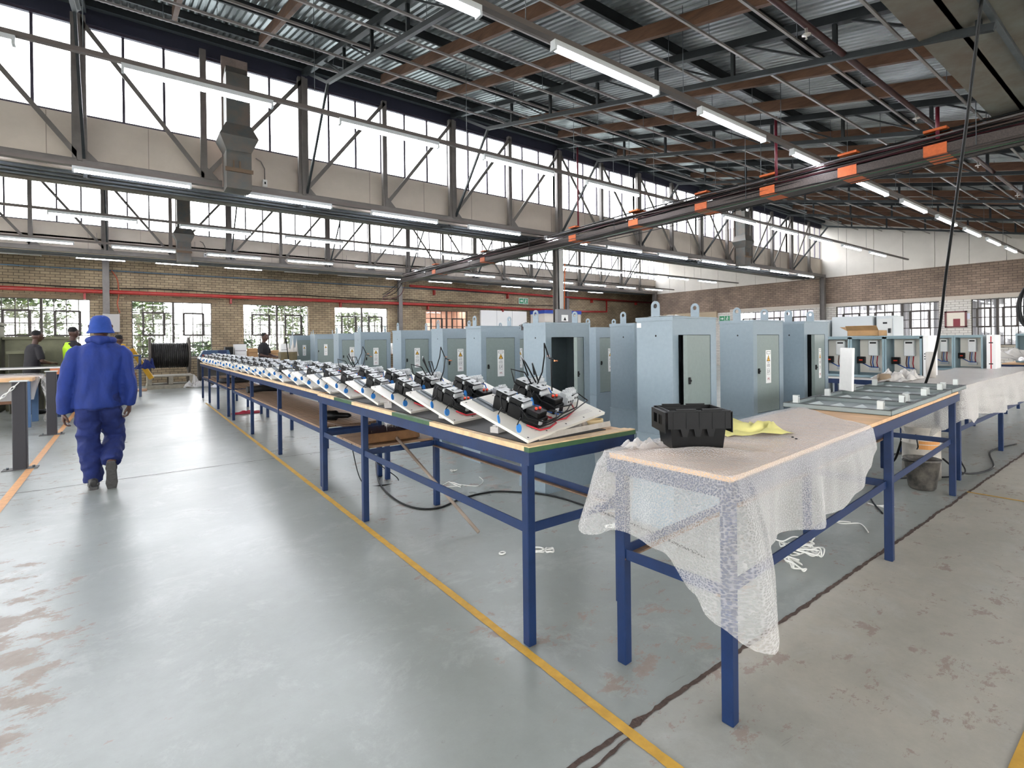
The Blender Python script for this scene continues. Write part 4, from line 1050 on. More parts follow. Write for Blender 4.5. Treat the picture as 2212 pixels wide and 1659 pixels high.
# ------------------------------------------------------------------ bucket, drum, hoses, straps
t = thing('bucket', 'dirty black plastic bucket on the floor beside the round drum', 'bucket', (5.78, 1.53, 0))
MB().lathe([(.09, 0), (.105, .02), (.135, .26), (.145, .265), (.145, .28), (.128, .28), (.125, .25), (.095, .03), (0, .03)], seg=28).build('shell', mat('dirty_black_bucket', '#2e2d2b', .6, 0, .3, 9, 0, col2='#6d675f'), t)
MB().tube([(.145*math.cos(a), .145*math.sin(a), .268-.02*math.sin(a)) for a in [PI*k/16 for k in range(17)]], .004, 6).build('handle', BLACK, t)
t = thing('steel_drum', 'round pale drum with an orange label under the tables', 'drum', (6.25, 1.66, 0))
MB().lathe([(0, .01), (.15, .01), (.155, 0), (.155, .17), (.16, .175), (.155, .18), (.155, .34), (.16, .345), (.155, .35), (.155, .50), (.16, .51), (.15, .50), (0, .49)], seg=32).build('shell', mat('worn_pale_drum', '#b5aea3', .5, .1, .2, 5), t)
lb = MB(); n = 8
for k in range(n):
    a0, a1 = R(188+9*k), R(188+9*(k+1)); r = .1565
    lb.add([(r*math.cos(a), r*math.sin(a), z) for z in (.30, .38) for a in (a0, a1)], [(0, 1, 3, 2)])
lb.build('label', mat('orange_label', '#c98a4a', .6), t)
MB().tube([(-.16, 0, .44), (-.2, -.02, .40), (-.2, -.03, .33), (-.16, -.01, .30)], .006, 6).build('handle', BLACK, t)
def hose(name, pts, r, m, label, cat='hose'):
    # smooth the path
    P_ = [Vector(p) for p in pts]; out = []
    for i in range(len(P_)-1):
        p0, p1, p2, p3 = P_[max(0, i-1)], P_[i], P_[i+1], P_[min(len(P_)-1, i+2)]
        for k in range(8):
            t_ = k/8; out.append(.5*((2*p1)+(-p0+p2)*t_+(2*p0-5*p1+4*p2-p3)*t_*t_+(-p0+3*p1-3*p2+p3)*t_**3))
    out.append(P_[-1]); o = MB().tube(out, r, 7).build(name, m); tag(o, label, cat); return o
hose('air_hose', [(5.31, 1.0, 4.04), (5.6, 1.17, 3.08), (5.95, 1.38, 2.0), (6.16, 1.5, 1.35), (6.33, 1.66, .86), (6.44, 1.85, .4), (6.55, 1.98, .06), (6.9, 2.2, .012), (7.6, 2.1, .012), (8.4, 2.4, .012)], .012, BLACK, 'black air hose slanting down from the roof behind the metal frames')
hose('floor_hose', [(2.25, 5.76, .008), (1.95, 4.9, .008), (1.85, 4.3, .008), (1.89, 3.95, .008), (2.05, 3.84, .008), (2.3, 3.93, .008), (2.55, 3.95, .008), (2.74, 3.87, .008), (3.0, 3.45, .008), (3.0, 2.6, .008), (2.9, 1.9, .008)], .008, BLACK, 'black hose curving over the floor under the panel bench')
hose('thin_cable', [(1.78, 5.25, .55), (1.76, 5.10, .3), (1.80, 4.95, .02), (1.95, 4.80, .006), (2.15, 4.9, .006), (2.0, 5.2, .2), (1.95, 5.35, .55)], .005, BLACK, 'thin black cable looping below the bench shelf', 'cable')
hose('drum_hose', [(6.30, 1.50, .20), (6.6, 1.40, .03), (7.2, 1.30, .009), (8.2, 1.5, .009), (9.0, 1.4, .009)], .009, BLACK, 'black hose running from the pale drum along the floor')
hose('drum_cable', [(6.4, 1.6, .30), (6.62, 1.5, .26), (6.7, 1.45, .12), (6.5, 1.42, .02), (5.9, 1.8, .008), (5.2, 1.75, .008), (4.7, 1.5, .008)], .007, BLACK, 'black cable looped round the pale drum', 'cable')
def scribble(name, cx, cy, r, n, w, m, label, seed, z=.004, flat=False, sy=1.):
    rnd = random.Random(seed); P_ = []; a = rnd.random()*6
    x, y = cx, cy
    for k in range(n):
        a += rnd.uniform(-1.3, 1.6); rr_ = r*(.35+.65*rnd.random())
        P_.append((cx+rr_*math.cos(a), cy+rr_*math.sin(a)*sy, z+(0 if flat else rnd.random()*r*.5)))
    o = hose(name, P_, w, m, label, 'strap'); return o
scribble('plastic_strap', 3.42, 1.55, .16, 34, .0045, STRAP, 'tangle of white plastic strapping on the floor under the foreground table', 3, .006)
scribble('plastic_strap', 3.21, 1.47, .08, 22, .005, STRAP, 'small white knot of strapping beside the larger tangle', 13, .006)
scribble('plastic_strap', 4.2, 1.56, .16, 7, .004, STRAP, 'thin white strap loops on the floor between the table legs', 5, .004, True)
scribble('plastic_strap', 5.0, 1.6, .12, 6, .004, STRAP, 'white strap scrap on the floor near the middle table leg', 15, .004, True)
scribble('plastic_strap', 2.83, 2.66, .08, 12, .004, STRAP, 'white strap curls on the floor between the two near tables', 6)
scribble('plastic_strap', 2.75, 4.80, .06, 12, .003, STRAP, 'white thread coil on the floor before the kiosks', 7)
scribble('plastic_strap', 2.63, 4.35, .26, 16, .003, STRAP, 'broken white thread trailing below the bench', 8, .004, True)
o = MB().tube([(.045*math.cos(a)*(1 if a < 2*PI else .6)+(.08 if a > 2*PI else 0), .035*math.sin(a), .006+.004*math.sin(a*3)) for a in [4*PI*k/60 for k in range(61)]], .006, 7).tube([(.038*math.cos(a), .028*math.sin(a), .014) for a in [2*PI*k/24 for k in range(25)]], .005, 7).build('cable_tie_roll', STRAP, None, (2.14, 2.65, 0), (0, 0, R(-36))); tag(o, 'white rubber ring lying on the floor under the near bench table', 'ring')
o = MB().tube([(.02*math.cos(a), .015*math.sin(a), .006) for a in [2*PI*k/20 for k in range(21)]], .006, 7).build('white_ring', STRAP, None, (1.93, 2.76, 0)); tag(o, 'small white ring half hidden behind the near table leg', 'ring')
# broom, jar, tool on the shelves
t = thing('broom', 'wide wooden broom lying bristles up on the bench shelf', 'broom', (1.49, 4.04, .582), rot=(R(-12), 0, 0))
MB().bbox((0, -.035, 0), (.47, .03, .075), .006).build('head', mat('dusty_broom_wood', '#6e4d2e', .75, 0, .25, 10), t)
br = MB(); rnd = random.Random(4)
for k in range(900):
    x = rnd.random()*.46+.005; y = rnd.uniform(-.03, .025); a = rnd.uniform(-.012, .012); br.add([(x-.0015, y, .074), (x+.0015, y, .074), (x+a, y+rnd.uniform(-.01, .01), .135+rnd.random()*.02)], [(0, 1, 2), (2, 1, 0)])
o = br.build('bristles', mat('dark_bristles', '#3b2b30', .8), t); o['kind'] = 'stuff'
hd = MB().cyl((1.74, 3.99, .612), (1.99, 3.14, .018), .013, 12).build('broom_handle', mat('grey_wood_handle', '#8d7f73', .6, 0, .15, 8)); attach(hd, t); hd.matrix_parent_inverse = Matrix.LocRotScale(Vector(t.location), t.rotation_euler, None).inverted()
t = thing('jar', 'clear plastic jar standing on the shelf behind the broom', 'jar', (1.93, 4.58, .58))
MB().lathe([(.0, .002), (.045, 0), (.05, .01), (.05, .10), (.045, .115), (.052, .118), (.052, .125), (.046, .125), (.044, .11), (.046, .1), (.046, .01), (0, .006)], seg=24).build('body', mat_wrap('clear_acrylic', False, .38), t)
o = MB().tube([(0, 0, 0), (.02, 0, 0), (.17, 0, 0), (.19, 0, .0), (.30, 0, .0), (.33, 0, 0)], [.03, .05, .052, .03, .026, .012], 16).build('black_grease_gun', BLACK, None, (1.60, 5.62, .632), (0, 0, R(-42))); tag(o, 'stubby black cylinder with a nozzle lying on the slatted shelf', 'tool')
o = MB().tube([(0, 0, 0), (.25, .04, .01), (.5, .0, 0)], .055, 12).build('black_roll', BLACKM, None, (1.52, 9.5, .64)); tag(o, 'thick black foam roll lying on the slatted shelf', 'foam roll')
o = MB().tube([(.25*math.cos(a), .16*math.sin(a), .05) for a in [2*PI*k/24 for k in range(25)]], .05, 10).build('cable_coil', BLACKM, None, (1.75, 12.4, .58)); tag(o, 'black cable coil on the far end shelf of the bench', 'cable coil')
o = MB().tube([(.5, 0, .0), (.2, .0, -.03), (0, 0, 0)], .01, 8).build('wood_pole', mat('brown_pole', '#5a4638', .7), None, (1.55, 5.3, .60), (0, 0, R(-50))); tag(o, 'brown stick lying across the shelf end', 'stick')
# ------------------------------------------------------------------ ducts
DUCT = mat('rusty_duct', '#545958', .6, .2, .25, 5, 0, col2='#6a5f56')
def frust(mb, c, w0, d0, z0, w1, d1, z1, mi=0):
    x, y = c
    mb.add([(x-w0/2, y-d0/2, z0), (x+w0/2, y-d0/2, z0), (x+w0/2, y+d0/2, z0), (x-w0/2, y+d0/2, z0), (x-w1/2, y-d1/2, z1), (x+w1/2, y-d1/2, z1), (x+w1/2, y+d1/2, z1), (x-w1/2, y+d1/2, z1)],
           [(0,3,2,1), (4,5,6,7), (0,1,5,4), (1,2,6,5), (2,3,7,6), (3,0,4,7)], mi)
def duct(x, y, label, s=1.):
    t = thing('ventilation_duct', label, 'duct', (x, y, 0), group='square ventilation ducts')
    m = MB(); frust(m, (0, 0), .34, .34, 4.92, .34, .34, 5.75); frust(m, (0, .06), .34, .22, 5.75, .30, .10, 5.92); m.build('upper_shaft', DUCT, t)
    m = MB(); frust(m, (0, 0), .56, .50, 4.72, .36, .36, 4.93); frust(m, (0, 0), .36, .36, 4.50, .56, .50, 4.72); m.build('collar', DUCT, t)
    m = MB(); frust(m, (0, 0), .36, .34, 3.90, .36, .34, 4.5); m.build('lower_shaft', DUCT, t)
    MB().box((-.2, -.2, 4.16), (.2, -.17, 4.22)).box((-.09, -.19, 4.2), (-.07, -.17, 4.34)).box((.0, -.19, 4.2), (.02, -.17, 4.34)).build('brace', mat('old_wood', '#6a5745', .8), t)
    MB().box((-.19, .2, 4.0), (.2, .24, 6.15)).box((-.15, .2, 5.9), (.15, .5, 5.94)).build('backing_board', mat('brown_board', '#8a7a72', .8, 0, .2, 9), t)
    return t
duct(1.42, 9.45, 'tall square duct with a flared collar before the near clerestory, at the left')
duct(16.9, 9.45, 'square flared duct before the near clerestory at its far right part')
duct(1.3, 18.5, 'square flared duct before the far clerestory, at the left')
for (x, y, l) in ((1.92, 9.94, 'small white switch box with its conduit right of the left duct'), (17.6, 9.94, 'small white switch box beside the right duct'), (1.9, 18.94, 'small white switch box beside the far duct')):
    o = MB().box((-.035, -.03, 4.18), (.035, .05, 4.30)).box((-.012, -.034, 4.22), (.012, -.03, 4.26), 1).tube([(0, 0, 4.3), (0, .01, 4.5), (-.06, .01, 4.62), (-.14, .01, 4.66)], .01, 6, 2).build('switch_box', [WHITE, BLACK, GIRD], None, (x, y, 0)); tag(o, l, 'switch box')

# ------------------------------------------------------------------ pipes
def pipe(name, pts, r, m, label, brackets=(), cat='pipe'):
    t = thing(name, label, cat)
    MB().tube(pts, r, 12).build('run', m, t)
    for (x, y, z) in brackets: MB().box((x-.03, y-.05, z-.28), (x+.03, y+.13, z-.05)).build('bracket', m, t)
    return t
pipe('red_pipe', [(X0+.1, 21.78, 3.22), (14.0, 21.78, 3.14), (19.9, 21.78, 3.08)], .065, REDP, 'long bright red pipe along the far brick wall above the windows', [(x, 21.86, 3.2) for x in (-4.6, -1.2, 3.0, 7.1, 11.2, 15.5)])
pipe('red_pipe', [(10.2, 21.70, 3.98), (19.9, 21.70, 3.86), (28.2, 21.7, 3.80)], .055, REDP, 'upper red pipe on the right part of the far wall', [(x, 21.78, 3.9) for x in (11.5, 15.8, 22.0, 26.0)])
pipe('red_pipe', [(23.2, 21.75, 3.82), (23.2, 21.75, 3.10), (20.4, 21.75, 3.06)], .055, REDP, 'short red elbow pipe dropping from the upper red pipe')
spp = pipe('sprinkler_pipe', [(X0+1, 2.12, 4.22), (X1-.2, 2.12, 4.22)], .03, DRED, 'dark red sprinkler pipe running under the near roof slope')
for k, x in enumerate((4.9, 7.9, 10.9, 13.9)):
    o = MB().lathe([(.0, .0), (.012, .0), (.012, -.05), (.038, -.055), (.038, -.06), (.008, -.062), (.006, -.09), (.012, -.095), (0, -.097)], seg=14).build('sprinkler_head', [mat('pale_metal', '#c9c6c0', .4, .5)], spp, (x, 2.12, 4.19))
for k, (x, y, z0, z1) in enumerate(((8.2, 4.02, 3.9, 4.9), (8.2, 1.98, 3.9, 4.3), (8.55, 8.9, 3.9, 6.0))):
    o = MB().cyl((x, y, z0), (x, y, z1), .022, 10).build('hanger_pipe', mat('maroon_pipe', '#6b1f2e', .4), None); tag(o, 'maroon upright pipe holding the cable tray, %s' % ('below the fourth ceiling light', 'above the nearest orange plate', 'near the clerestory girder')[k], 'pipe')
o = MB().tube([(X0, 21.9, 3.92), (9, 21.9, 3.9), (18, 21.9, 3.88)], .02, 6).build('blue_cable', mat('faded_blue', '#3c5a70', .6)); tag(o, 'faded blue cable line high on the far brick wall', 'cable')
o = MB().tube([(X0, 21.9, 3.33)]+[(X0+2+1.2*k, 21.9, 3.34+.03*math.sin(k*1.7)) for k in range(25)], .016, 6).build('black_cable', BLACK); tag(o, 'sagging black cables resting above the red pipe', 'cable')

# ------------------------------------------------------------------ cable tray crossing the hall
t = thing('cable_tray', 'long dark cable tray with orange marker plates crossing the hall overhead', 'cable tray')
TRX, TRZ = 8.4, 3.70
m = MB().box((TRX-.23, .9, TRZ), (TRX+.23, 18.2, TRZ+.008)).box((TRX-.235, .9, TRZ), (TRX-.228, 18.2, TRZ+.10)).box((TRX+.228, .9, TRZ), (TRX+.235, 18.2, TRZ+.06))
m.build('tray', mat('perforated_tray', '#4a423f', .6, .4, .4, 60), t)
rnd = random.Random(9)
CC = [BLACK, BLACKM, mat('maroon_cable', '#5c2a35', .5), mat('grey_cable', '#5f5a5c', .5), mat('dark_brown_cable', '#3a2c28', .6)]
for k in range(40):
    x = TRX-.22+.44*((k % 14)/13); z = TRZ+.03+(k//14)*.10+rnd.random()*.07
    P_ = [(x+rnd.uniform(-.02, .02), .9+1.15*j, z+rnd.uniform(-.02, .03)) for j in range(16)]
    MB().tube(P_, rnd.choice((.010, .013, .016)), 6).build('cable', CC[k % 5], t)
for k in range(6):
    x = TRX-.25-.05*rnd.random(); dz = rnd.uniform(-.16, .0)
    P_ = [(x-.02*math.sin(j*.8+k), .9+1.15*j, TRZ+dz+.04*math.sin(j*.5+k*2)) for j in range(16)]
    MB().tube(P_, .006, 6).build('cable', [mat('green_cable', '#1f4a2e', .5), BLACK, CC[4], BLACK, CC[3], BLACK][k], t)
for k, y in enumerate((2.0, 3.0, 4.15, 5.35, 6.9, 8.7, 12.5, 15.5)):
    MB().box((TRX-.243, y-.12, TRZ-.004), (TRX-.236, y+.12, TRZ+.13)).box((TRX-.24, y-.12, TRZ-.008), (TRX+.24, y+.12, TRZ-.003)).box((TRX-.243, y-.12, TRZ+.30), (TRX+.24, y+.12, TRZ+.33)).build('marker_plate', ORANGE, t)
for k in range(6):
    y = 1.6+2.9*k; zt = min(4.3+.23*y, 6.2) if y < 9.8 else 4.3+.23*(y-9)
    MB().cyl((TRX-.25, y, TRZ), (TRX-.25, y, zt), .005, 5).cyl((TRX+.25, y, TRZ), (TRX+.25, y, zt), .005, 5).build('drop_rod', STEEL, t)
for k in range(3):
    P_ = [(TRX+.1*k-.2, 18.2, TRZ+.05), (TRX-.3+.2*k, 19.0, TRZ-.25-.1*k), (TRX-.2, 20.0, TRZ-.35-.1*k), (TRX+.6, 21.0, TRZ-.1), (TRX+1.2, 21.8, TRZ+.2)]
    hose('hanging_cable', P_, .012, CC[k], 'cable drooping from the tray end to the far wall, %s of three' % ORD[k], 'cable')
# conduit and box on the middle column
o = MB().box((8.50, 9.62, 1.85), (8.98, 9.72, 2.18), 1).box((8.62, 9.61, 1.88), (8.84, 9.62, 2.04), 2).add([(8.68, 9.605, 1.90), (8.78, 9.605, 1.90), (8.73, 9.605, 1.99)], [(0, 1, 2)], 3).build('junction_box', [GIRD, mat('grey_box', '#77787a', .5), WHITE, BLACK]); tag(o, 'grey box with a white triangle notice on the middle column', 'junction box')
o = MB().tube([(8.60, 9.70, 3.7), (8.62, 9.70, 2.18)], .014, 6).tube([(8.84, 9.70, 3.7), (8.82, 9.70, 2.9), (8.80, 9.7, 2.18)], .012, 6, 1).box((8.66, 9.72, 2.2), (8.80, 9.735, 3.9), 2).build('column_cables', [BLACK, ORANGE, mat('pale_trunking', '#b4b4b0', .5)]); tag(o, 'black and orange cables running down the middle column', 'cable')

# ------------------------------------------------------------------ far wall items
o = MB().box((14.15, 21.88, .0), (17.1, 21.98, 2.98)).box((15.13, 21.875, .0), (15.14, 21.88, 2.98), 1).box((16.12, 21.875, .0), (16.13, 21.88, 2.98), 1).box((14.15, 21.80, 1.95), (17.1, 21.88, 2.05), 2).box((14.15, 21.80, .0), (17.1, 21.87, 1.95), 3).build('door_2', [WHITE, STEEL, mat('brown_rail', '#6a4a3a', .7), mat('dark_opening', '#3b3b3b', .8)]); struct(o)
t = thing('site_booth', 'white booth with a blue fascia against the far wall', 'booth', (17.3, 20.6, 0))
MB().box((0, 0, 0), (2.6, 1.2, 2.82)).build('walls', mat('booth_white', '#d9d2c8', .5), t); MB().box((-.03, -.03, 2.82), (2.63, 1.2, 3.0)).build('fascia', mat('blue_fascia', '#2747a0', .4), t)
MB().box((1.25, -.02, 2.15), (1.7, 0, 2.72)).box((.9, -.03, 2.2), (1.1, 0, 2.75), 1).build('window_panel', [mat('booth_pane', '#b9c4c6', .3), BLACK], t)
o = MB().lathe([(0, .0), (.22, .05), (.30, .25), (.25, .42), (.1, .52), (0, .53)], seg=20).build('dark_dome', mat('dark_dome', '#2a2426', .3), None, (11.6, 14.9, 1.55)); tag(o, 'dark round dome of a machine seen behind the open kiosk', 'machine dome')
o = MB().bbox((-.3, -.3, 0), (.3, .3, 1.56), .01).build('machine_cabinet', mat('machine_grey', '#6f7475', .5), None, (11.6, 14.9, 0)); tag(o, 'grey machine cabinet under the dark dome behind the kiosks', 'machine')
def exit_sign(x, y, z, axis, label):
    m = MB().box((0, 0, 0), (.62, .02, .32)).box((.02, -.004, .02), (.30, 0, .30), 1).box((.32, -.004, .02), (.60, 0, .30), 1)
    m.add([(.08, -.006, .14), (.18, -.006, .14), (.18, -.006, .09), (.26, -.006, .16), (.18, -.006, .23), (.18, -.006, .18), (.08, -.006, .18)], [(0,1,2,3,4,5,6)], 0)
    m.cyl((.47, -.004, .25), (.47, -.008, .25), .022, 10, 0).bar((.46, -.006, .22), (.44, -.006, .13), .035, .004, 0, (0, 1, 0)).bar((.44, -.006, .13), (.50, -.006, .06), .02, .004, 0, (0, 1, 0)).bar((.44, -.006, .13), (.38, -.006, .06), .02, .004, 0, (0, 1, 0)).bar((.46, -.006, .2), (.53, -.006, .17), .015, .004, 0, (0, 1, 0)).bar((.46, -.006, .2), (.40, -.006, .16), .015, .004, 0, (0, 1, 0))
    o = m.build('exit_sign', [WHITE, mat('sign_green', '#3c8a63', .5)], None, (x, y, z)); 
    if axis == 'y': o.rotation_euler = (0, 0, -PI/2)
    tag(o, label, 'sign')
exit_sign(16.6, 21.9, 3.38, 'x', 'green and white emergency exit sign with arrow and running figure on the far wall')
exit_sign(X1-.04, 14.9, 2.25, 'y', 'green and white emergency exit sign low on the end wall beside the roller door')
# switch box, conduit and column cables left of the first window group
o = MB().bbox((-.30, -.12, 1.85), (.15, 0, 2.45), .01).box((-.29, -.125, 1.9), (.14, -.12, 2.4)).build('switch_cabinet', mat('pale_switch_box', '#a6a3a0', .5), None, (-.45, 21.79, 0)); tag(o, 'pale grey switch cabinet on the brick pier behind the man in blue', 'switch cabinet')
hose('orange_conduit', [(-.5, 21.8, 3.9), (-.35, 21.8, 3.6), (-.32, 21.8, 3.1), (-.36, 21.8, 2.8), (-.30, 21.8, 2.5)], .02, mat('orange_conduit', '#9c4a2c', .5), 'orange conduit curling down the pier to the switch cabinet', 'conduit')
# benches, boxes and crates under the far windows
def bench(x, y, L, d, h, m, label):
    t = thing('wall_bench', label, 'bench', (x, y, 0)); MB().box((0, 0, h-.05), (L, d, h)).build('top', m, t)
    for a in (.05, L-.1):
        for b in (.03, d-.08): MB().box((a, b, 0), (a+.05, b+.05, h-.05)).build('leg', BLUE, t)
    MB().box((.05, .04, .3), (L-.05, d-.04, .33)).build('shelf', SHELF, t)
bench(2.6, 21.0, 3.6, .8, .9, SHELF, 'wooden bench below the third far window'); bench(7.0, 21.0, 3.2, .8, .9, SHELF, 'wooden bench below the fourth far window')
rnd = random.Random(21); cols = [mat('ivory_box', '#cfc4b0', .7), CARD, mat('brown_box', '#6d5643', .8), WHITE, mat('grey_bin', '#6b6f70', .6), BLACK]
names = ['ivory', 'tan', 'brown', 'white', 'grey', 'black']
k = 0
for bx0, bl in ((2.7, 3.3), (7.1, 3.0)):
    x = bx0
    while x < bx0+bl:
        w = rnd.uniform(.22, .42); h = rnd.uniform(.18, .5); c = rnd.randrange(6)
        o = MB().bbox((0, 0, 0), (w, .35, h), .01).box((.02, -.002, h*.5), (w-.02, 0, h*.53), 1).build('storage_box', [cols[c], BLACK], None, (x, 21.15+rnd.uniform(-.1, .1), .9))
        tag(o, '%s box on the %s far wall bench, %s from its left end' % (names[c], 'left' if bx0 < 5 else 'right', ORD[k % 30]), 'box', 'boxes on the far wall benches'); x += w+.06; k += 1
    k = 0
o = MB().prism([(-.5, 0), (.5, 0), (.42, .28), (-.34, .28)], 0, .4, 0, Matrix(((1,0,0,0),(0,0,1,0),(0,1,0,0),(0,0,0,1)))).box((-.38, -.01, .02), (-.22, 0, .14), 1).box((-.16, -.01, .02), (.0, 0, .14), 1).box((.08, -.01, 0), (.35, 0, .28), 2).build('blue_tool_box', [mat('slate_blue', '#33506f', .5), REDP, BLUE], None, (2.3, 20.4, .92)); tag(o, 'slate blue sloping tool cabinet with red drawers behind the bench end', 'tool cabinet')
o = MB().box((-.5, 0, 0), (.5, .4, .92)).build('tool_stand', mat('dark_stand', '#3a3733', .7), None, (2.3, 20.4, 0)); tag(o, 'dark stand under the slate blue tool cabinet', 'stand')
for k in range(3):
    o = MB().bbox((0, 0, 0), (.5, .4, .26), .01); 
    for j in range(5): o.box((.04+.09*j, -.003, .05), (.10+.09*j, 0, .2), 1)
    o = o.build('plastic_crate', [BLACK, mat('crate_gap', '#36332f', .8)], None, (4.55, 12.9, .55+.265*k)); tag(o, 'black slotted plastic crate, %s of the stack between the far kiosks' % ('bottom', 'middle', 'top')[k], 'crate', 'stacked black crates')
o = MB().bbox((0, 0, 0), (.6, .5, .55), .01).build('plinth_box', CARD, None, (4.5, 12.85, 0)); tag(o, 'brown carton under the stack of black crates', 'box')
o = MB().bbox((0, 0, 0), (.45, .4, 1.15), .01).build('brown_locker', mat('brown_locker', '#6b5f43', .7, 0, .2, 9), None, (3.5, 16.2, 0)); tag(o, 'brown metal locker just left of the far kiosks', 'locker')
o = MB().tube([(3.60, 15.3, 0), (3.50, 15.5, 1.35), (3.48, 15.52, 1.55)], [.012, .012, .03], 8).build('upright_tool', BLACK, None); tag(o, 'black long handled tool standing left of the far kiosks', 'tool')
crumple('white_coat', mat('off_white_cloth', '#d8d3cc', .8), 'off white coat hung over the corner of the far kiosk', 'coat', (3.88, 16.4, 1.0), .3, .2, .55, 41, 16)

# cable drum on its pallet
t = thing('cable_drum', 'large cable drum wound with black cable, standing on a pallet', 'cable drum', (1.0, 20.45, 1.06))
DF = mat('drum_flange', '#4c4640', .7, 0, .2, 6)
for s in (-1, 1):
    m = MB().tube([(s*.50, 0, 0), (s*.56, 0, 0)], .60, 40, 0, False); m.tube([(s*.57, 0, 0), (s*.565, 0, 0)], .12, 16, 0, False); m.build('flange', DF, t)
m = MB()
for k in range(18): m.tube([(-.49+.0545*k, 0, 0), (-.463+.0545*k, 0, 0), (-.436+.0545*k, 0, 0)], [.40, .425, .40], 40, 0)
m.build('cable_winding', mat('black_cable_winding', '#1f1c1b', .5, 0, .3, 20), t)
t = thing('pallet', 'grey weathered pallet carrying the cable drum', 'pallet', (1.0, 20.4, 0))
for i in range(6): MB().box((-.62, -.55+.2*i, .38), (.62, -.42+.2*i, .41)).build('board', mat('weathered_plank', '#8b8577', .8, 0, .2, 9), t)
for i in range(3): MB().box((-.62+.56*i, -.55, .14), (-.50+.56*i, .58, .38)).build('bearer', mat('weathered_plank', '#8b8577'), t)
MB().box((-.64, -.58, 0), (.64, .6, .13)).build('base', mat('weathered_plank', '#8b8577'), t)
crumple('polythene_sheet', POLY, 'clear polythene spilling off the pallet onto the floor', 'polythene', (1.72, 19.75, .01), .8, .6, .35, 51, 22)
for k, (x, y, s) in enumerate(((2.6, 19.4, 1.1), (3.7, 19.2, 1.2), (4.9, 19.0, 1.0))):
    crumple('white_sheet', mat('white_cloth', '#e6e6ea', .7), 'heap of white plastic sheeting on the floor beyond the bench, %s from the pallet' % ORD[k], 'plastic sheet', (x, y, .01), s, .9, .16, 61+k, 20)
crumple('red_sack', mat('red_sack', '#a3263a', .7), 'crumpled red sack under the far end of the bench', 'sack', (1.85, 11.6, .005), .55, .3, .05, 71, 16)
o = MB().cyl((0, 0, .04), (.25, -.12, .04), .045, 12).build('cardboard_roll', mat('kraft_tube', '#c9a489', .8), None, (.1, 19.4, .0)); tag(o, 'short cardboard roll on the floor before the pallet', 'roll')
o = MB().box((0, 0, .003), (.35, .12, .006)).build('paper_scrap', WHITE, None, (.35, 18.0, 0), (0, 0, .3)); tag(o, 'white paper scrap on the floor before the pallet', 'paper')
# yellow machine and blue bench behind the man
t = thing('yellow_machine', 'yellow folding machine behind the man in blue', 'machine', (-.55, 17.9, 0)); YM = mat('machine_yellow', '#c99a22', .5, 0, .12, 8)
MB().bbox((-.2, 0, 1.18), (.55, .5, 1.28), .01).bbox((-.15, -.05, 1.28), (.50, .3, 1.36), .01).bbox((-.1, 0, 1.36), (.42, .25, 1.44), .01).build('head', YM, t)
MB().bar((.55, .1, 1.3), (1.0, .0, .45), .06, .12).build('side_arm', YM, t); MB().box((-.2, 0, 0), (.5, .5, 1.15)).build('base', mat('machine_dark', '#34312f', .6), t)
t = thing('blue_stand', 'dark blue steel stand with a cloth on it beside the yellow machine', 'stand', (-.3, 17.3, 0))
for x, y in ((0, 0), (.45, 0), (0, .4), (.45, .4)): MB().box((x, y, 0), (x+.06, y+.05, 1.13)).build('leg', BLUEG, t)
MB().box((0, 0, 1.10), (.51, .45, 1.14)).build('top', BLUEG, t); MB().box((.02, .02, .40), (.40, .3, .66)).build('carton', mat('orange_box', '#8c5a35', .7), t)
crumple('blue_cloth', OVERD, 'navy cloth bundle hanging on the blue stand', 'cloth', (.28, 17.2, .75), .45, .3, .3, 81, 14)

# ------------------------------------------------------------------ left side: posts, chain, wrapped table, olive cabinets
def post(x, y, label):
    t = thing('barrier_post', label, 'post', (x, y, 0), group='black barrier posts')
    MB().bbox((-.06, -.06, 0), (.06, .06, 1.0), .006).build('shaft', mat('charcoal_post', '#2a282d', .55), t)
    MB().box((-.075, -.075, 1.0), (.075, .075, 1.012)).build('cap', mat('pale_cap', '#b5b8b5', .5), t)
    MB().box((-.15, -.08, 0), (.15, .08, .008)).build('foot_plate', mat('dark_foot', '#4d4a48', .6), t)
    for s in (-1, 1): MB().cyl((s*.11, 0, .008), (s*.11, 0, .03), .012, 8).build('anchor_bolt', STEEL, t)
post(-1.03, 8.13, 'nearer black square barrier post with the white chain'); post(-1.02, 10.95, 'farther black square barrier post beside the man in blue')
t = thing('plastic_chain', 'white plastic chain hanging from the nearer barrier post', 'chain')
A = Vector((-1.03, 8.06, .99)); B = Vector((-3.0, 7.6, .95)); n = 60; P_ = []
for k in range(n+1):
    f = k/n; p = A.lerp(B, f); p.z -= .62*4*f*(1-f); P_.append(p)
lk = MB()
for k in range(n):
    a, b = P_[k], P_[k+1]; d = (b-a).normalized(); s_ = d.cross(Vector((0, 1, .3))).normalized(); u_ = s_ if k % 2 else d.cross(s_).normalized(); c = (a+b)/2; L = (b-a).length*.72
    lk.tube([c+d*(L*math.cos(q))+u_*(.012*math.sin(q)) for q in [2*PI*j/10 for j in range(11)]], .0045, 5)
lk.build('links', mat('white_chain_plastic', '#e9e9e4', .5), t)
t = thing('wrapped_table', 'blue table wrapped in clear polythene behind the barrier posts', 'table', (-1.38, 12.2, 0))
for x, y in ((-.12, 0), (-2.4, 0), (-.12, .9), (-2.4, .9)): MB().box((x, y, 0), (x+.09, y+.07, .84)).build('leg', mat('teal_blue_leg', '#3d5f86', .5), t)
MB().box((-2.5, -.02, .80), (.0, 1.0, .86)).build('tabletop', PLY, t); MB().box((-2.4, .02, .42), (-.05, .06, .47)).build('rail', mat('dark_rail_brown', '#6b4a33', .7), t)
MB().box((-2.4, .3, .52), (-.1, .8, .55)).build('shelf', BLUE, t)
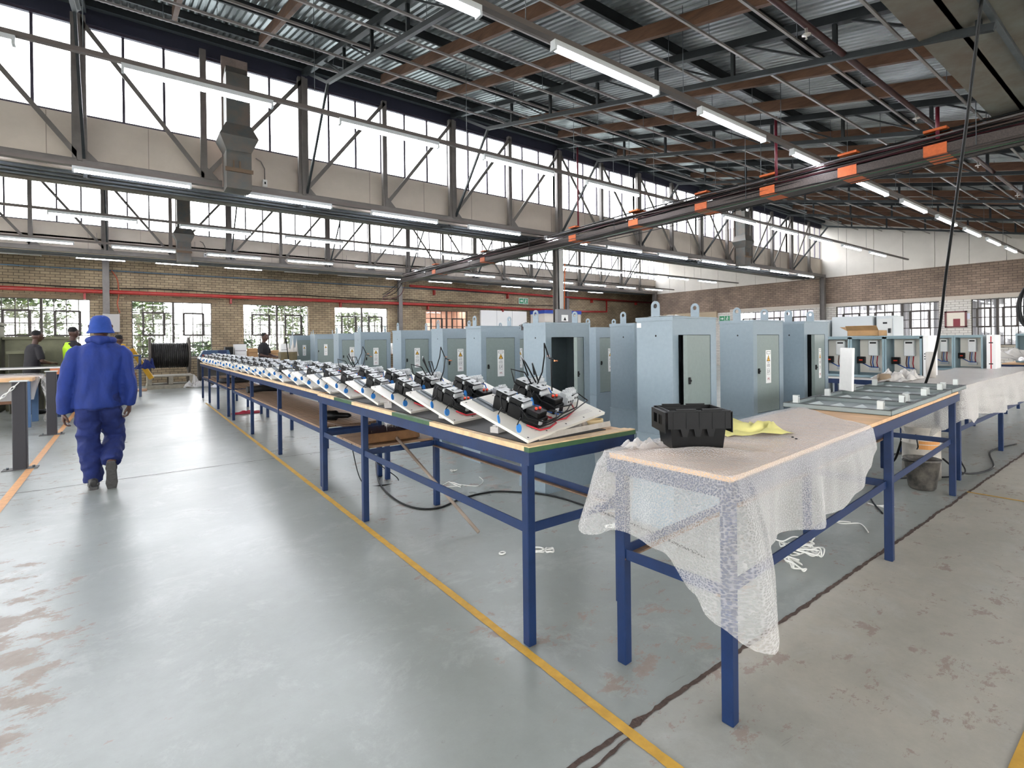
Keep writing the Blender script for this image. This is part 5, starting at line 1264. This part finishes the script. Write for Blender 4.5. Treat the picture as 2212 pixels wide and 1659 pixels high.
def pw(a, b):
    s = a*3.6; z = .90; x = -1.36-2.5+s if s < 2.5 else -1.36+.06
    if s < 2.5: 
        zz = .90+.02*noise.noise(Vector((s*3, b*4, 1)))
        return (x, 12.15-.05+(b*1.1 if b > .4 else .44-(.4-b)*.3), zz if b > .4 else zz-(.4-b)*1.1)
    d = (s-2.5)/1.1
    return (x+.10*math.sin(d*2.2)+.06*noise.noise(Vector((d*5, b*6, 3))), 12.1+b*1.1+.04*noise.noise(Vector((d*4, b*7, 7))), .90-d*.82)
o = MB().grid(pw, 70, 30).build('polythene_cover', POLY); tag(o, 'clear polythene draped over the blue table behind the posts', 'polythene')
t = thing('roller_rack', 'long flat rack with a white edge behind the barrier posts', 'rack', (-4.2, 13.2, 0))
MB().box((0, 0, .98), (3.25, .12, 1.0)).build('edge', WHITE, t); MB().box((0, .12, .96), (3.2, .8, 1.0)).build('deck', mat('rack_dark', '#4b4a42', .6), t)
for x in (.2, 1.6, 2.95): MB().box((x, .02, .86), (x+.22, .2, .98)).build('packer_block', mat('orange_block', '#c07a55', .7), t)
for x in (.2, 1.6, 3.0): MB().box((x, .4, 0), (x+.08, .48, .96)).build('leg', BLUE, t)
for k, (x, y, w, d, h, l) in enumerate(((-3.6, 15.3, 1.35, .7, 1.86, 'tall olive cabinet at the left edge'), (-2.2, 15.6, 1.15, .7, 1.56, 'low olive cabinet behind the worker in black'), (-2.05, 14.9, .5, .4, 1.25, 'dark open olive box beside the tall olive cabinet'))):
    t = thing('olive_cabinet', l, 'cabinet', (x, y, 0), group='olive cabinets'); MB().bbox((0, 0, 0), (w, d, h), .01).build('body', OLIVE if k < 2 else mat('dark_olive', '#3b3a2c', .7), t); MB().box((-.03, -.03, h), (w+.03, d+.03, h+.06)).build('roof', OLIVE, t)
    MB().box((.08, -.01, .2), (w-.08, 0, h-.15)).build('door', OLIVE if k < 2 else mat('dark_olive', '#3b3a2c'), t)
o = MB().lathe([(0, 0), (.06, 0), (.07, .06), (.05, .1), (0, .1)], seg=14).build('red_lamp', mat('red_lamp_plastic', '#c8202c', .3), None, (-.93, 13.9, 1.02)); tag(o, 'small red beacon on the rack beside the man in blue', 'beacon')
o = MB().tube([((.085+.012*math.sin(.37*a))*math.cos(a), .05*math.sin(.29*a), (.165+.012*math.cos(.41*a))*math.sin(a)) for a in [22*PI*k/330 for k in range(331)]], .009, 6).build('hose_coil', BLACK, None, (5.06, .67, 1.60), (0, 0, R(60))); tag(o, 'coil of black cable hanging on a cord at the right edge of the view', 'cable coil')
MB().tube([(0, 0, .18), (0, 0, 1.4), (0, 0, 2.7)], .006, 6).build('cord', BLACK, o)

# ------------------------------------------------------------------ planting and sky side outside the far windows
LEAF = [mat('leaf_green', '#46582e', .6, 0, .3, 3), mat('leaf_pale', '#5c6e47', .6, 0, .25, 3), mat('leaf_dark', '#2c3a22', .6, 0, .3, 3)]
def tree(x, y, h, r, label, seed):
    rnd = random.Random(seed); t = thing('garden_tree', label, 'tree', (x, y, 0), group='trees outside the far windows')
    MB().tube([(0, 0, -.1), (.1, 0, h*.5), (0, .1, h*.85)], [.10, .07, .03], 8).build('trunk', mat('bark', '#6f6050', .8), t)
    m = MB()
    for k in range(5200):
        a = rnd.random()*2*PI; u = rnd.random()**.5; zz = rnd.uniform(.12, 1); rr_ = r*u*(1.1-abs(zz-.55)); p = Vector((rr_*math.cos(a), rr_*math.sin(a), h*zz))
        d = Vector((rnd.uniform(-1, 1), rnd.uniform(-1, 1), rnd.uniform(-.6, .6))).normalized()*rnd.uniform(.06, .15); s_ = d.cross(Vector((rnd.random(), rnd.random(), 1))).normalized()*d.length*.4
        m.add([tuple(p-d), tuple(p+s_), tuple(p+d), tuple(p-s_)], [(0, 1, 2, 3)], rnd.randrange(3))
    m.build('foliage', LEAF, t)['kind'] = 'stuff'
for k, (x, y, h, r) in enumerate(((-7.4, 26.5, 4.0, 2.0), (-3.3, 25.4, 3.6, 1.8), (.2, 28, 3.4, 1.6), (3.2, 26.6, 2.4, 1.3), (6.2, 28.5, 3.8, 1.6), (9.8, 27.5, 3.0, 1.7))):
    tree(x, y, h, r, 'leafy garden tree outside the far windows, %s from the left' % ORD[k], 100+k)

# yard screen and canopy outside the end wall windows
m = MB(); vs = []; n_ = 120
for k in range(n_*4+1):
    y = 2.0+12.6*k/(n_*4); x = 27.0+.05*math.sin(k*PI/4)
    vs += [(x, y, -.13), (x, y, 3.3)]
m.add(vs, [(2*k, 2*k+1, 2*k+3, 2*k+2) for k in range(n_*4)], 0, True)
struct(m.build('wall_outside_screen', mat('white_corrugated_screen', '#c9cad2', .6)))
struct(MB().box((X1+.3, 2.0, 3.3), (27.2, 9.0, 3.36)).build('ceiling_shade_canopy', mat('shade_canopy', '#8d8d90', .7)))  # unseen roof added to keep the screen behind the windows in shade
# ------------------------------------------------------------------ people
def remesh(name, mb, voxel, m, parent=None, disp=0., dscale=8., seed=0., stretch=(1, 1, 1), smooth=2, dirs=None):
    tmp = bpy.data.objects.new('tmp', mb.mesh('tmp', m)); COL.objects.link(tmp)
    r = tmp.modifiers.new('r', 'REMESH'); r.mode = 'VOXEL'; r.voxel_size = voxel; r.use_smooth_shade = True
    if smooth: s = tmp.modifiers.new('s', 'SMOOTH'); s.iterations = smooth; s.factor = .6
    bpy.context.view_layer.update()
    me = bpy.data.meshes.new_from_object(tmp.evaluated_get(bpy.context.evaluated_depsgraph_get()))
    bpy.data.objects.remove(tmp)
    me.materials.clear(); me.materials.append(m); me.name = name
    if disp:
        ns = [v.normal.copy() for v in me.vertices]
        for v, n_ in zip(me.vertices, ns):
            p = Vector((v.co.x*stretch[0], v.co.y*stretch[1], v.co.z*stretch[2]))*dscale
            f = noise.noise(p+Vector((seed, 0, 0)))+.5*noise.noise(p*2.1+Vector((0, seed, 0)))
            ridge = 1-abs(noise.noise(p*.8+Vector((seed, 5, 1))))*2.2
            v.co += n_*disp*(f*.7+.6*max(0, ridge)-.3)
    for p in me.polygons: p.use_smooth = True
    o = bpy.data.objects.new(name, me); COL.objects.link(o)
    if parent: attach(o, parent)
    return o
def hand(mb, w, d, palm_n, thumb_side, s=1., curl=.9, seg=8):
    """palm plus five separate, bent fingers. w wrist, d pointing to the knuckles, palm_n out of the palm"""
    w = Vector(w); d = Vector(d).normalized(); n_ = Vector(palm_n).normalized(); sd = d.cross(n_).normalized()*thumb_side
    k = w+d*.085*s
    mb.tube([w-d*.03*s, w, w+d*.03*s, w+d*.065*s, k], [(.026*s, .019*s), (.027*s, .018*s), (.036*s, .017*s), (.040*s, .016*s), (.038*s, .013*s)], 12, 0, True, True, 1., tuple(n_))
    for i, (off, ln) in enumerate(((.029, .072), (.010, .082), (-.010, .077), (-.028, .060))):
        b = k+sd*off*s-d*.008*s; pts = [b]; a = .25*curl; p = b.copy()
        for L_, da in ((.42, .55*curl), (.33, .7*curl), (.25, .4*curl)):
            dir_ = d*math.cos(a)+n_*math.sin(a); p = p+dir_*ln*L_*s; pts.append(p.copy()); a += da
        mb.tube(pts, [.0092*s, .0088*s, .008*s, .0065*s], seg)
    b = w+d*.025*s+sd*.028*s; p1 = b+(d*.6+sd*.6+n_*.4).normalized()*.034*s; p2 = p1+(d*.9+sd*.15+n_*.4).normalized()*.028*s; p3 = p2+(d+n_*.5).normalized()*.020*s
    mb.tube([b, p1, p2, p3], [.013*s, .011*s, .0095*s, .007*s], seg)
def head(mb, c, r=.078, face=(0, 1, 0), h=.225):
    """c is the centre of the skull; face points to where the person looks"""
    c = Vector(c); f = Vector(face).normalized(); s = f.cross(Vector((0, 0, 1))).normalized(); u = Vector((0, 0, 1))
    def P(a, b, z): return c+s*a+f*b+u*z
    mb.tube([P(0, -.005, .112), P(0, -.005, .10), P(0, -.004, .06), P(0, 0, .0), P(0, .012, -.05), P(0, .028, -.09), P(0, .035, -.112)],
            [(.02, .03), (.052, .060), (.074, .090), (.076, .096), (.066, .080), (.044, .052), (.02, .025)], 16, 0, True, True, 1., tuple(f))
    mb.tube([P(0, .085, .01), P(0, .105, -.015), P(0, .108, -.028), P(0, .085, -.035)], [.008, .012, .015, .008], 8)
    mb.tube([P(-.022, .088, -.062), P(0, .10, -.060), P(.022, .088, -.062)], [.005, .009, .005], 8)
    mb.tube([P(-.05, .075, .025), P(0, .095, .026), P(.05, .075, .025)], [.008, .010, .008], 8)
    for q in (-1, 1): mb.tube([P(q*.077, -.005, .025), P(q*.088, -.012, .01), P(q*.084, -.006, -.02), P(q*.075, .0, -.03)], [(.006, .016), (.007, .018), (.006, .014), (.005, .008)], 8)
def eyes(c, face, par):
    c = Vector(c); f = Vector(face).normalized(); s = f.cross(Vector((0, 0, 1))).normalized()
    m = MB()
    for q in (-1, 1):
        p = c+s*q*.032+f*.078+Vector((0, 0, .006)); m.lathe([(0, -.011), (.008, -.008), (.011, 0), (.008, .008), (0, .011)], tuple(p), 10)
        m.lathe([(0, -.005), (.005, 0), (0, .005)], tuple(p+f*.009), 8, 1)
    m.build('eyes', [WHITE, BLACK], par)

def man_in_blue():
    t = thing('person', 'person walking away in a royal blue overall jacket, blue trousers and blue bucket hat', 'person', (-.26, 6.5, 0))
    O = Vector((.26, -6.5, 0))
    class Off(MB): pass
    b = MB(); Y = 6.5
    q = lambda *p: tuple(Vector(p)+O)
    head(b, q(-.24, Y+.02, 1.585), face=(.1, 1, 0))
    b.tube([q(-.24, Y, 1.40), q(-.24, Y, 1.50)], [.058, .055], 12)
    b.tube([q(-.26, Y, .82), q(-.26, Y, .95), q(-.255, Y, 1.10), q(-.245, Y, 1.25), q(-.24, Y, 1.36), q(-.24, Y, 1.43)], [(.14, .10), (.145, .10), (.135, .095), (.155, .10), (.13, .09), (.055, .055)], 18, 0, True, True, 1., (0, 1, 0))
    # arms
    b.tube([q(-.39, Y, 1.32), q(-.46, Y-.02, 1.20), q(-.50, Y-.02, 1.06), q(-.515, Y+.01, .90), q(-.525, Y+.04, .775)], [.042, .044, .040, .036, .027], 12)
    b.tube([q(-.10, Y, 1.32), q(-.04, Y-.02, 1.20), q(-.01, Y-.03, 1.07), q(-.015, Y+.01, .93), q(-.025, Y+.05, .815)], [.042, .044, .040, .036, .027], 12)
    hand(b, q(-.525, Y+.04, .775), (-.02, .12, -1), (1, .1, 0), 1, 1.12, 1.1)
    hand(b, q(-.025, Y+.05, .815), (-.02, .15, -1), (-1, .1, 0), -1, 1.12, 1.3)
    # legs
    b.tube([q(-.345, Y, .86), q(-.34, Y+.02, .66), q(-.33, Y+.05, .47), q(-.325, Y+.07, .28), q(-.315, Y+.09, .10)], [.082, .074, .055, .050, .036], 12)
    b.tube([q(-.185, Y, .86), q(-.17, Y+.10, .68), q(-.15, Y+.20, .50), q(-.16, Y+.06, .37), q(-.172, Y-.07, .25)], [.082, .074, .055, .050, .036], 12)
    remesh('body', b, .0065, SKIN, t)
    eyes(q(-.24, Y+.02, 1.585), (.1, 1, 0), t)
    # jacket: torso and sleeves as one garment
    j = MB()
    j.tube([q(-.272, Y, .800), q(-.272, Y, .84), q(-.268, Y, .95), q(-.262, Y, 1.08), q(-.250, Y, 1.22), q(-.242, Y, 1.32), q(-.24, Y, 1.385), q(-.24, Y, 1.425), q(-.24, Y, 1.45)],
           [(.187, .140), (.190, .145), (.183, .145), (.180, .143), (.192, .148), (.198, .145), (.178, .13), (.125, .105), (.085, .085)], 28, 0, True, True, 1., (0, 1, 0))
    j.tube([q(-.375, Y, 1.375), q(-.425, Y-.01, 1.30), q(-.475, Y-.02, 1.17), q(-.500, Y-.025, 1.05), q(-.510, Y, .90), q(-.516, Y+.03, .765)], [.058, .068, .066, .062, .060, .056], 18)
    j.tube([q(-.105, Y, 1.375), q(-.058, Y-.01, 1.30), q(-.035, Y-.02, 1.17), q(-.018, Y-.03, 1.06), q(-.022, Y, .93), q(-.028, Y+.04, .812)], [.058, .068, .066, .061, .058, .053], 18)
    remesh('jacket', j, .010, OVER, t, .026, 8, 3, (1, 1, .4), 1)
    # turned up collar and folded hood
    c = MB()
    c.tube([q(-.24+.092*math.cos(a), Y+.092*math.sin(a), 1.452+.012*math.sin(a+PI)) for a in [2*PI*k/24 for k in range(25)]], .034, 10)
    c.tube([q(-.31, Y-.085, 1.47), q(-.24, Y-.115, 1.455), q(-.17, Y-.085, 1.47)], [.03, .045, .03], 12)
    remesh('hood', c, .008, OVER, t, .006, 9, 8)
    h = MB()
    h.lathe([(0, .108), (.03, .105), (.054, .093), (.074, .070), (.086, .035), (.091, -.01), (.097, -.038), (.110, -.058), (.113, -.070), (.105, -.074), (.092, -.05), (.082, -.03), (0, -.02)], q(-.24, Y+.01, 1.595), 28)
    remesh('bucket_hat', h, .006, HATM, t, .004, 12, 4, (1, 1, 1), 2)
    # trousers
    p = MB()
    p.tube([q(-.27, Y, .93), q(-.27, Y, .86), q(-.27, Y, .78)], [(.165, .12), (.175, .13), (.165, .12)], 24, 0, True, True, 1., (0, 1, 0))
    p.tube([q(-.352, Y, .84), q(-.350, Y+.02, .66), q(-.340, Y+.05, .47), q(-.328, Y+.07, .28), q(-.318, Y+.09, .12), q(-.315, Y+.09, .055)], [.100, .097, .090, .084, .080, .076], 20)
    p.tube([q(-.190, Y, .84), q(-.172, Y+.09, .68), q(-.152, Y+.185, .50), q(-.150, Y+.15, .43), q(-.160, Y+.04, .34), q(-.168, Y-.05, .255)], [.100, .098, .092, .090, .086, .080], 20)
    remesh('trousers', p, .010, OVERD, t, .018, 9, 12, (1, 1, 1.3), 1)
    # boots
    def boot(A, toe, up_, nm):
        A = Vector(A); f = Vector(toe).normalized(); u = Vector(up_).normalized(); m = MB()
        hl = A-f*.085-u*.075
        m.tube([hl+u*.045, hl+f*.05+u*.055, hl+f*.13+u*.055, hl+f*.21+u*.042, hl+f*.26+u*.03, hl+f*.275+u*.025], [(.030, .036), (.040, .05), (.043, .05), (.047, .036), (.038, .026), (.018, .015)], 14, 0, True, True, 1., tuple(u))
        m.tube([A-u*.02-f*.02, A+u*.05-f*.015], [.048, .045], 14)
        o = remesh(nm, m, .006, mat('dark_boot', '#2f2e2e', .6), t)
        s = MB(); w = .047; pr = [(-.03, -.030), (-.0, -.038), (.10, -.034), (.19, -.048), (.25, -.036), (.275, 0), (.25, .036), (.19, .048), (.10, .034), (0, .038), (-.03, .030)]
        sd = f.cross(u)
        base = hl; n_ = len(pr); vs = [base+f*a+sd*b_+u*.016 for a, b_ in pr]+[base+f*a+sd*b_-u*.010 for a, b_ in pr]
        s.add(vs, [tuple(range(n_)), tuple(range(2*n_-1, n_-1, -1))]+[(i, n_+i, n_+(i+1) % n_, (i+1) % n_) for i in range(n_)])
        for k in range(9): 
            a = -.005+.028*k; c0 = base+f*a-u*.012; s.bar(c0-sd*.03, c0+sd*.03, .012, .006, 0, tuple(u))
        s.build('sole', SHOE, o)
    boot(q(-.315, Y+.075, .085), (-.05, 1, 0), (0, 0, 1), 'boot')
    boot(q(-.172, Y-.045, .185), (.02, .30, -1), (0, 1, .30), 'boot')
    return t
man_in_blue()

def worker(x, y, face_deg, label, shirt, pants, H=1.72, vest=False, lean=0., arms='fwd'):
    t = thing('person', label, 'person', (x, y, 0), R(face_deg)); s = H/1.72
    b = MB(); q = lambda a, b_, c: (a*s, (b_+lean*max(0, c-.9))*s, c*s)
    head(b, q(0, .03, 1.61), face=(0, 1, 0)); b.tube([q(0, 0, 1.42), q(0, .01, 1.53)], .052*s, 10)
    b.tube([q(0, 0, .85), q(0, 0, 1.1), q(0, 0, 1.32), q(0, 0, 1.42)], [(.15, .10), (.14, .10), (.17, .11), (.07, .06)], 14, 0, True, True, 1., (0, 1, 0))
    for g in (-1, 1):
        if arms == 'fwd': A_ = [q(g*.165, 0, 1.33), q(g*.22, .02, 1.22), q(g*.23, .06, 1.10), q(g*.18, .22, 1.05), q(g*.12, .30, 1.05)]
        else: A_ = [q(g*.165, 0, 1.33), q(g*.23, 0, 1.2), q(g*.25, .0, 1.08), q(g*.25, .06, .95), q(g*.24, .08, .85)]
        b.tube(A_, [.038*s, .042*s, .038*s, .032*s, .025*s], 10)
        d_ = Vector(A_[-1])-Vector(A_[-2]); hand(b, A_[-1], tuple(d_), (0, 0, -1) if arms == 'fwd' else (-g, 0, 0), g, s, 1., 7)
        b.tube([q(g*.085, 0, .85), q(g*.09, .02, .48), q(g*.09, 0, .09)], [.08*s, .055*s, .038*s], 10)
    remesh('body', b, .009, SKIN, t)
    eyes(q(0, .03, 1.61), (0, 1, 0), t)
    j = MB(); j.tube([q(0, 0, .86), q(0, 0, 1.05), q(0, 0, 1.3), q(0, 0, 1.40), q(0, 0, 1.45)], [(.175, .125), (.165, .12), (.195, .13), (.16, .11), (.07, .065)], 20, 0, True, True, 1., (0, 1, 0))
    for g in (-1, 1): j.tube([q(g*.15, 0, 1.38), q(g*.215, .02, 1.24), q(g*.235, .05, 1.13)], [.06*s, .062*s, .056*s], 12)
    remesh('shirt', j, .012, shirt, t, .008, 7, x)
    if vest:
        v = MB(); v.tube([q(0, 0, .93), q(0, 0, 1.1), q(0, 0, 1.3), q(0, 0, 1.42)], [(.185, .138), (.178, .135), (.19, .145), (.12, .11)], 20, 0, True, True, 1., (0, 1, 0)); remesh('vest', v, .012, HIVIS, t, .005, 7, 2)
    p = MB(); p.tube([q(0, 0, .92), q(0, 0, .80)], [(.165, .12), (.17, .125)], 18, 0, True, True, 1., (0, 1, 0))
    for g in (-1, 1): p.tube([q(g*.085, 0, .84), q(g*.09, .02, .48), q(g*.09, 0, .08)], [.095*s, .078*s, .07*s], 14)
    remesh('trousers', p, .014, pants, t, .01, 7, y)
    hr = MB(); hr.lathe([(0, .118), (.05, .108), (.077, .07), (.082, .02), (.07, .0), (0, 0)], q(0, .012, 1.625), 18); remesh('hair', hr, .010, mat('black_hair', '#141213', .9), t)
    for g in (-1, 1): MB().tube([q(g*.09, -.09, .05), q(g*.09, .02, .06), q(g*.09, .14, .045), q(g*.09, .19, .03)], [(.035, .04), (.045, .055), (.045, .045), (.03, .025)], 12, 0, True, True, 1., (0, 0, 1)).build('shoe', BLACK, t)
worker(-1.66, 14.5, -60, 'person in a black T-shirt bending over the rack at the left', TSH, TSH, 1.72, False, .12)
worker(-1.02, 14.6, -55, 'person in a bright yellow safety vest over black, left of the man in blue', TSH, OVERD, 1.80, True, 0)
worker(-.26, 15.6, -20, 'person in a dark shirt mostly hidden behind the blue shoulder', TSH, OVERD, 1.64, False, .05)
worker(3.02, 16.2, -130, 'person in a dark shirt working with folded forearms beyond the bench', TSH, TSH, 1.70, False, .04)
